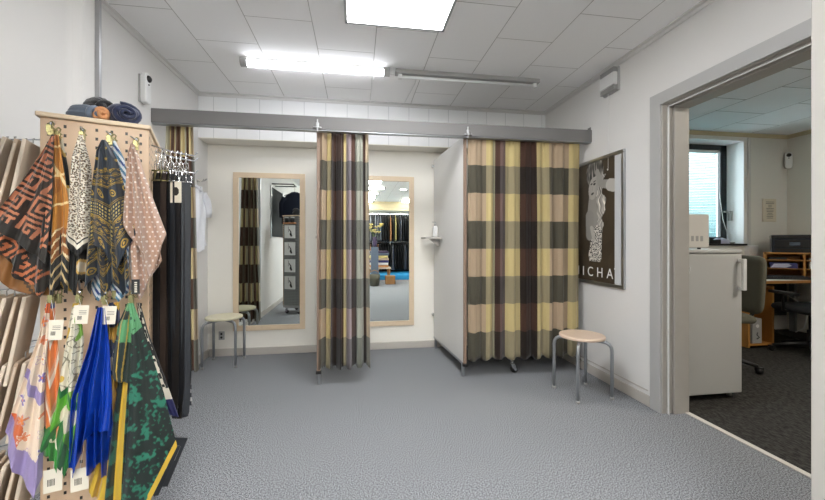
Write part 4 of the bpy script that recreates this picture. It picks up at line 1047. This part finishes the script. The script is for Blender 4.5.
box('box', (-.06, -.03, 0), (.065, .03, .19), 'leather2', t, .002); box('printed_face', (-.05, -.0315, .03), (.055, -.030, .12), 'kraft', t); box('printed_band', (-.05, -.0315, .14), (.055, -.030, .17), 'grey_plastic', t)
cable('fridge_cable', [(2.262, 2.27, .98), (2.29, 2.262, 1.01), (2.325, 2.262, .97), (2.30, 2.262, .89), (2.262, 2.27, .88)], 'white cable loop beside the door frame on the fridge front', .004)

t = thing('wall_duct', 'grey vertical cable duct with socket box on the far office wall', 'cable duct', (5.03, OY, .95))
box('duct', (-.012, -.022, .1), (.022, 0, 1.56), 'trim', t, .002); box('socket_box', (-.05, -.06, 0), (.085, 0, .16), 'reveal', t, .005)
t = thing('wall_notice', 'framed cream notice with printed lines on the far office wall', 'notice', (5.345, OY, 1.42))
box('board', (-.10, -.02, 0), (.10, 0, .30), 'paper', t, .004)
b = MB(); rn = random.Random(2)
for q in range(11):
    ww = rn.uniform(.025, .065); b.box((-ww, -.0212, .255 - q * .021), (ww, -.0202, .260 - q * .021))
b.build('printed_lines', 'ink', t)
# things on the sill
t = thing('crumpled_cloth', 'light blue crumpled cloth lying on the dark window sill', 'cloth', (4.72, 4.14, WZ0 + .002))
V = []; n, L_ = 22, 8
for j in range(L_ + 1):
    q = j / L_
    for i in range(n):
        a = 2 * PI * i / n; r_ = math.cos(q * PI / 2) ** .6 * (1 + .2 * math.sin(4 * a + 3 * q)); V.append((.13 * r_ * math.cos(a), .05 * r_ * math.sin(a), .06 * math.sin(q * PI / 2) * (1 + .3 * math.sin(3 * a))))
MB().add(V, [(j * n + i, j * n + (i + 1) % n, (j + 1) * n + (i + 1) % n, (j + 1) * n + i) for j in range(L_) for i in range(n)], True).build('folds', 'lilac', t)
t = thing('desk_phone', 'black telephone at the left end of the window sill', 'phone', (4.58, 4.16, WZ0 + .002)); MB().prism([(-.07, 0), (.07, 0), (.07, .025), (-.07, .055)], -.08, .08, lambda a, b, c: (c, a, b)).build('body', 'black', t, .004)
MB().tube([(-.06, -.05, .05), (-.06, .0, .062), (-.06, .05, .07)], .018, 10).build('handset', 'black', t)
t = thing('glass_tumbler', 'small clear dish at the right end of the window sill', 'dish', (4.86, 4.14, WZ0 + .002)); MB().lathe([(.03, 0), (.045, .012), (.05, .02), (.046, .02), (.03, .006)]).build('bowl', 'clear', t)

# desk with everything on it
DX0, DX1, DY0, DZT = 4.10, 5.62, 3.30, .735
t = thing('desk', 'long desk with wood edge along the far wall of the office', 'desk', (DX0, DY0, 0))
box('desktop', (0, .018, DZT - .028), (DX1 - DX0, OY - DY0 - .01, DZT), 'desk', t); box('front_edge', (0, 0, DZT - .03), (DX1 - DX0, .018, DZT), 'oak2', t, .003)
box('desktop_return', (.85, -1.2, DZT - .028), (DX1 - DX0, 0, DZT), 'desk', t); box('leg', (DX1 - DX0 - .06, -1.15, 0), (DX1 - DX0 - .02, -1.11, DZT - .029), 'steel', t)
for x in (.03, DX1 - DX0 - .06): box('leg', (x, .62, 0), (x + .04, .68, DZT - .029), 'steel', t)
box('back_panel', (.08, .70, .20), (DX1 - DX0 - .07, .72, DZT - .029), 'charcoal', t)
t = thing('open_cabinet', 'open orange wood cabinet standing under the left end of desk', 'cabinet', (4.17, 3.36, 0))
CW, CD, CH = .33, .50, .655
for nm, a, b in (('side_panel', (0, 0, .01), (.02, CD, CH)), ('side_panel', (CW - .02, 0, .01), (CW, CD, CH)), ('top', (0, 0, CH), (CW, CD, CH + .02)), ('bottom', (.02, 0, .03), (CW - .02, CD, .05)), ('back_panel', (.02, CD - .01, .05), (CW - .02, CD, CH))): box(nm, a, b, 'oak', t, .001)
t = thing('router_box', 'small grey device box standing inside the open wooden cabinet', 'device', (4.235, 3.37, .051)); box('casing', (-.0, 0, 0), (.12, .20, .27), 'grey_plastic', t, .006); MB().lathe([(.02, 0), (.018, .003), (.001, .003)], .06, -.004, .19, 16, 'Y').build('button', 'white_plastic', t)
MB().tube([(.06, -.004, .12), (.03, -.02, .10), (.07, -.015, .07), (.05, -.003, .05)], .004, 6).build('plug_lead', 'black', t)

UR = math.radians(-50)
def UP(x, y, z): return Vector((4.86, 3.73, DZT)) + Matrix.Rotation(UR, 3, 'Z') @ Vector((x, y, z))
t = thing('pigeonhole_shelf', 'wooden pigeonhole letter rack standing on the desk under the printer', 'shelf unit', (4.86, 3.73, DZT), UR)
PW, PD, PH = .66, .34, .295
for nm, a, b in (('side_panel', (0, 0, 0), (.016, PD, PH)), ('side_panel', (PW - .016, 0, 0), (PW, PD, PH)), ('divider', (PW * .5 - .008, 0, .016), (PW * .5 + .008, PD, PH - .016)), ('top', (0, 0, PH - .016), (PW, PD, PH)), ('bottom', (.016, 0, 0), (PW - .016, PD, .016)), ('back_panel', (.016, PD - .008, .016), (PW - .016, PD, PH - .016))): box(nm, a, b, 'oak', t)
for zz in (.10, .20):
    box('shelf', (.016, .005, zz), (PW * .5 - .008, PD - .01, zz + .010), 'oak2', t); box('shelf', (PW * .5 + .008, .005, zz), (PW - .016, PD - .01, zz + .010), 'oak2', t)
t = thing('paper_pack', 'purple and white pack of paper lying in the letter rack', 'paper', UP(.05, .01, .111), UR); box('wrapper', (0, 0, 0), (.225, .22, .06), 'purple', t, .003)
MB().prism([(.005, .006), (.03, .052), (.15, .054), (.18, .03), (.13, .006)], -.0015, 0, lambda a, b, c: (a, c, b)).build('white_print', 'lilac', t)
t = thing('card_box', 'small white card box in the right half of the letter rack', 'box', UP(.37, .01, .111), UR); box('carton', (0, 0, 0), (.16, .2, .075), 'white_paper', t, .002); box('grip_hole', (.04, -.001, .045), (.08, .0005, .06), 'ink', t)
t = thing('letter_stack', 'stack of papers lying in an upper slot of the letter rack', 'paper', UP(.37, .01, .211), UR)
for q in range(3): box('sheet', (0, .003 * q, q * .007), (.20, .24, q * .007 + .006), 'white_paper' if q % 2 else 'kraft2', t)
t = thing('dark_folder', 'dark folder lying in the top left slot of the letter rack', 'folder', UP(.04, .01, .211), UR); box('cover', (0, 0, 0), (.15, .24, .02), 'leather2', t, .002)
t = thing('printer', 'large black office printer standing on top of the letter rack', 'printer', UP(.06, .0, PH + .0005), UR)
box('body', (0, .02, .0), (.50, .36, .165), 'printer', t, .006); box('lid', (-.003, .012, .165), (.503, .36, .205), 'printer2', t, .006)
box('front_panel', (.02, .006, .055), (.36, .022, .15), 'printer2', t, .003); box('display', (.15, .003, .085), (.235, .008, .12), 'slate', t); box('paper_slot', (.03, .012, .012), (.35, .022, .045), 'ink', t)
for i in range(3):
    for j in range(2): box('button', (.40 + i * .03, .014, .03 + j * .03), (.42 + i * .03, .022, .05 + j * .03), 'lilac', t)
box('badge', (.40, .016, .13), (.47, .0205, .142), 'alu', t)
box('paper_tray', (.0, .012, .2055), (.503, .30, .209), 'grey_plastic', t)
t = thing('keyboard', 'black keyboard lying on the desk in front of letter rack', 'keyboard', (4.54, 3.49, DZT), math.radians(-22)); MB().prism([(0, 0), (.16, 0), (.16, .028), (0, .014)], 0, .46, lambda a, b, c: (c, a, b)).build('case', 'black', t, .002)
km = MB()
for r_ in range(5):
    for q in range(15): km.box((.012 + q * .0295, .012 + r_ * .028, .0145 + r_ * .0022), (.037 + q * .0295, .036 + r_ * .028, .026 + r_ * .0025))
kk = km.build('keys', 'leather2', t); kk['kind'] = 'stuff'
t = thing('carton', 'cream carton of papers standing on floor under the desk', 'box', (4.80, 3.78, 0)); box('walls', (0, 0, 0), (.17, .2, .30), 'kraft2', t, .002); box('flap', (0, -.004, .26), (.17, .0, .30), 'paper', t)
cable('floor_cable', [(4.95, 3.60, .55), (5.1, 3.56, .46), (5.17, 3.52, .30), (5.1, 3.5, .16), (4.98, 3.5, .12)], 'white looping cable hanging under the desk', .006)
cable('floor_cable', [(4.7, 3.7, .50), (4.66, 3.58, .25), (4.78, 3.52, .1), (4.95, 3.5, .05), (5.1, 3.52, .01)], 'black cable curling down to the floor under the desk', .005, 'black')

# office chairs
def office_chair(name, label, loc, rz, up, arms):
    t = thing(name, label, 'office chair', loc, rz)                 # local: faces +y
    for k in range(5):
        a = 2 * PI * k / 5 + .25; c_, s_ = math.cos(a), math.sin(a)
        lg = MB().tube([(.02 * c_, .02 * s_, .105), (.16 * c_, .16 * s_, .095), (.30 * c_, .30 * s_, .065)], [.026, .02, .015], 10).build('foot', 'black', t)
        MB().lathe([(.01, -.02), (.026, -.018), (.028, 0), (.026, .018), (.01, .02)], .305 * c_, .305 * s_, .028, 16, 'Y').box((.305 * c_ - .018, .305 * s_ - .024, .03), (.305 * c_ + .018, .305 * s_ + .024, .06)).build('castor', 'black', lg)
    MB().lathe([(.03, .08), (.03, .25), (.018, .25), (.018, .42)]).build('gas_column', 'black', t)
    MB().box((-.09, -.10, .41), (.09, .12, .44)).build('mechanism', 'black', t, .008)
    MB().tube([(.08, .0, .425), (.20, .0, .42), (.26, 0, .415)], [.008, .007, .010]).build('lever', 'black', t)
    # rounded seat cushion
    def cushion(nm, w_, d_, h_, fn, mm):
        V = []; n = 36; prof = [(.80, 0), (.96, .12), (1, .4), (.97, .75), (.85, .95), (.4, 1.0)]
        for q, hh in prof:
            for i in range(n):
                a = 2 * PI * i / n; ca, sa = math.cos(a), math.sin(a); e = .34
                x = w_ / 2 * q * math.copysign(abs(ca) ** e, ca); y = d_ / 2 * q * math.copysign(abs(sa) ** e, sa); V.append(fn(x, y, h_ * hh))
        F = [(j * n + i, j * n + (i + 1) % n, (j + 1) * n + (i + 1) % n, (j + 1) * n + i) for j in range(len(prof) - 1) for i in range(n)] + [tuple(reversed(range(n))), tuple((len(prof) - 1) * n + i for i in range(n))]
        return MB().add(V, F, True).build(nm, mm, t)
    cushion('seat', .48, .46, .075, lambda x, y, z: (x, y, .44 + z - .1 * (x * x)), up)
    zb = .51; hb = .52
    cushion('backrest', .44, hb, .06, lambda x, y, z: (x, -.225 - z - .06 * (y + hb / 2) + .25 * x * x, zb + y + hb / 2), up)
    MB().tube([(0, -.08, .425), (0, -.27, .43), (0, -.315, .50), (0, -.32, .72)], .018, 10).build('back_bar', 'black', t)
    if arms:
        for s in (-1, 1): MB().tube([(s * .12, .0, .435), (s * .27, .0, .45), (s * .285, -.02, .62)], .014, 8).box((s * .285 - .03, -.16, .62), (s * .285 + .03, .12, .65)).build('armrest', 'black', t, .006)
    return t
office_chair('office_chair', 'olive grey office chair behind the fridge with its back to the window side', (3.30, 2.96, 0), math.radians(72), 'olive', False)
office_chair('office_chair', 'black office chair with armrests pushed under the desk by the printer', (4.60, 3.10, 0), math.radians(-12), 'charcoal', True)
t = thing('desk_lamp', 'small round black lamp head on right office wall at the door edge', 'wall lamp', (5.64, 3.62, 1.43)); MB().lathe([(.06, -.05), (.07, -.03), (.05, 0)], 0, 0, 0, 20, 'X').build('shade', 'black', t)

# ============================================================ SHOP BEHIND THE CAMERA (seen in the mirrors)
t = thing('window_plinth', 'blue low plinth tinted with window light under the clothes rails in right mirror', 'plinth', (.2, -4.2, 0))  # bright window light is put into the blue of the deck
box('deck', (0, -.7, 0), (1.78, .9, .14), 'blue', t, .004); box('sky_block_board', (0, -.69, .1405), (1.78, -.66, 2.12), 'charcoal', t)  # board raised and darkened to block the bright sky behind the garments
t = thing('clothes_rail', 'two tier chrome clothes rail full of dark garments in right mirror', 'clothes rail', (.3, -4.45, .1405))
for x in (0, .8, 1.6): MB().tube([(x, 0, 0), (x, 0, 2.0)], .014).build('upright', 'chrome', t)
for zz in (1.98, 1.02): MB().tube([(0, 0, zz), (1.6, 0, zz)], .012).build('rail', 'chrome', t)
gm = {'black': M['leather'], 'dark': M['charcoal'], 'navy': M['navy'], 'slate': M['slate'], 'ochre': M['tan'], 'gold': M['flower']}
def garment_row(z, cols, hgt, word, grp):
    protos = {}
    for i, c_ in enumerate(cols):
        x = .36 + i * (1.5 / len(cols))
        lab = '%s garment on the %s tier of the clothes rail in right mirror' % (c_, word); gr = '%s garments on the %s tier' % (c_, word)
        if c_ not in protos:
            protos[c_] = jacket('hanging_garment', lab, (x, -4.45, z - .04), PI / 2, gm[c_], .42, hgt, .055, gr, 'garment', False)
        else: dup(protos[c_], (x, -4.45, z - .04), PI / 2, lab, gr)
garment_row(2.12, ['slate', 'slate', 'dark', 'slate', 'navy', 'slate', 'dark', 'black', 'black', 'ochre', 'black', 'gold', 'black', 'navy', 'black', 'black', 'dark', 'black'], .84, 'upper', '')
garment_row(1.16, ['dark', 'ochre', 'dark', 'slate', 'ochre', 'dark', 'dark', 'black', 'black', 'black', 'navy', 'black', 'black', 'black', 'dark', 'navy', 'black', 'black'], .86, 'lower', '')
# low table with folded textiles
t = thing('display_table', 'low table carrying stacked folded textiles in the right mirror', 'table', (.62, -2.7, 0))
box('tabletop', (-.32, -.3, .40), (.32, .3, .44), 'kraft2', t, .003)
for sx in (-1, 1):
    for sy in (-1, 1): box('leg', (sx * .28 - .02, sy * .26 - .02, 0), (sx * .28 + .02, sy * .26 + .02, .40), 'oak2', t)
txt = [('tan', 'tan'), ('white_paper', 'white'), ('purple', 'purple'), ('kraft', 'beige'), ('flower', 'yellow'), ('slate', 'slate blue'), ('aubergine', 'dark plum')]
zz = .4405
for i, (mm, nm) in enumerate(txt):
    o = thing('folded_textile', '%s folded textile in the stack on the low mirror table' % nm, 'textile', (.62 + .02 * math.sin(i * 3), -2.68, zz), .1 * math.sin(i * 2))
    MB().prism([(-.19, .004), (-.17, 0), (.19, 0), (.19, .062), (-.17, .066), (-.19, .05)], -.26, .26, lambda a, b, c: (c, a, b)).build('folds', mm, o, .012); zz += .0665
t = thing('vase_pedestal', 'slim plinth carrying the vase of yellow flowers in right mirror', 'pedestal', (.47, -2.15, 0)); box('column', (-.10, -.1, 0), (.10, .1, 1.02), 'slate', t, .004)
t = thing('flower_vase', 'dark purple vase of pale yellow flowers seen in the right mirror', 'vase', (.47, -2.15, 1.0205))
MB().lathe([(.04, 0), (.06, .05), (.065, .14), (.045, .24), (.05, .28), (.044, .28), (.04, .24)]).build('vase', 'aubergine', t)
rf = random.Random(11)
for i in range(14):
    a = rf.uniform(0, 6.28); r_ = rf.uniform(.03, .19); z_ = rf.uniform(.38, .62); x, y = r_ * math.cos(a), r_ * math.sin(a)
    s_ = MB().tube([(0, 0, .2), (x * .4, y * .4, .3), (x, y, z_)], .003, 5).build('stem', 'green', t)
    fb = MB()
    for p_ in range(6):
        b_ = p_ * PI / 3; fb.mbox(.034, 0, 0, .068, .044, .012, Matrix.Translation((x, y, z_)) @ Matrix.Rotation(b_, 4, 'Z') @ Matrix.Rotation(-.5, 4, 'Y'))
    fb.lathe([(.001, -.018), (.026, 0), (.001, .024)], x, y, z_, 8).build('flower', 'flower', s_)
t = thing('cardboard_box', 'brown cardboard box standing on the floor beside low mirror table', 'box', (.90, -2.25, 0)); box('walls', (-.13, -.13, 0), (.13, .13, .20), 'cardboard', t, .002); box('lid', (-.135, -.135, .2), (.135, .135, .225), 'cardboard', t)
t = thing('wicker_basket', 'dark wicker basket standing under the flowers in right mirror', 'basket', (.45, -1.82, 0)); MB().lathe([(.11, 0), (.14, .18), (.15, .30), (.14, .30), (.10, .02)]).build('weave', 'olive', t); MB().tube([(-.14, 0, .29), (-.09, 0, .38), (0, 0, .42), (.09, 0, .38), (.14, 0, .29)], .008).build('handle', 'oak2', t)
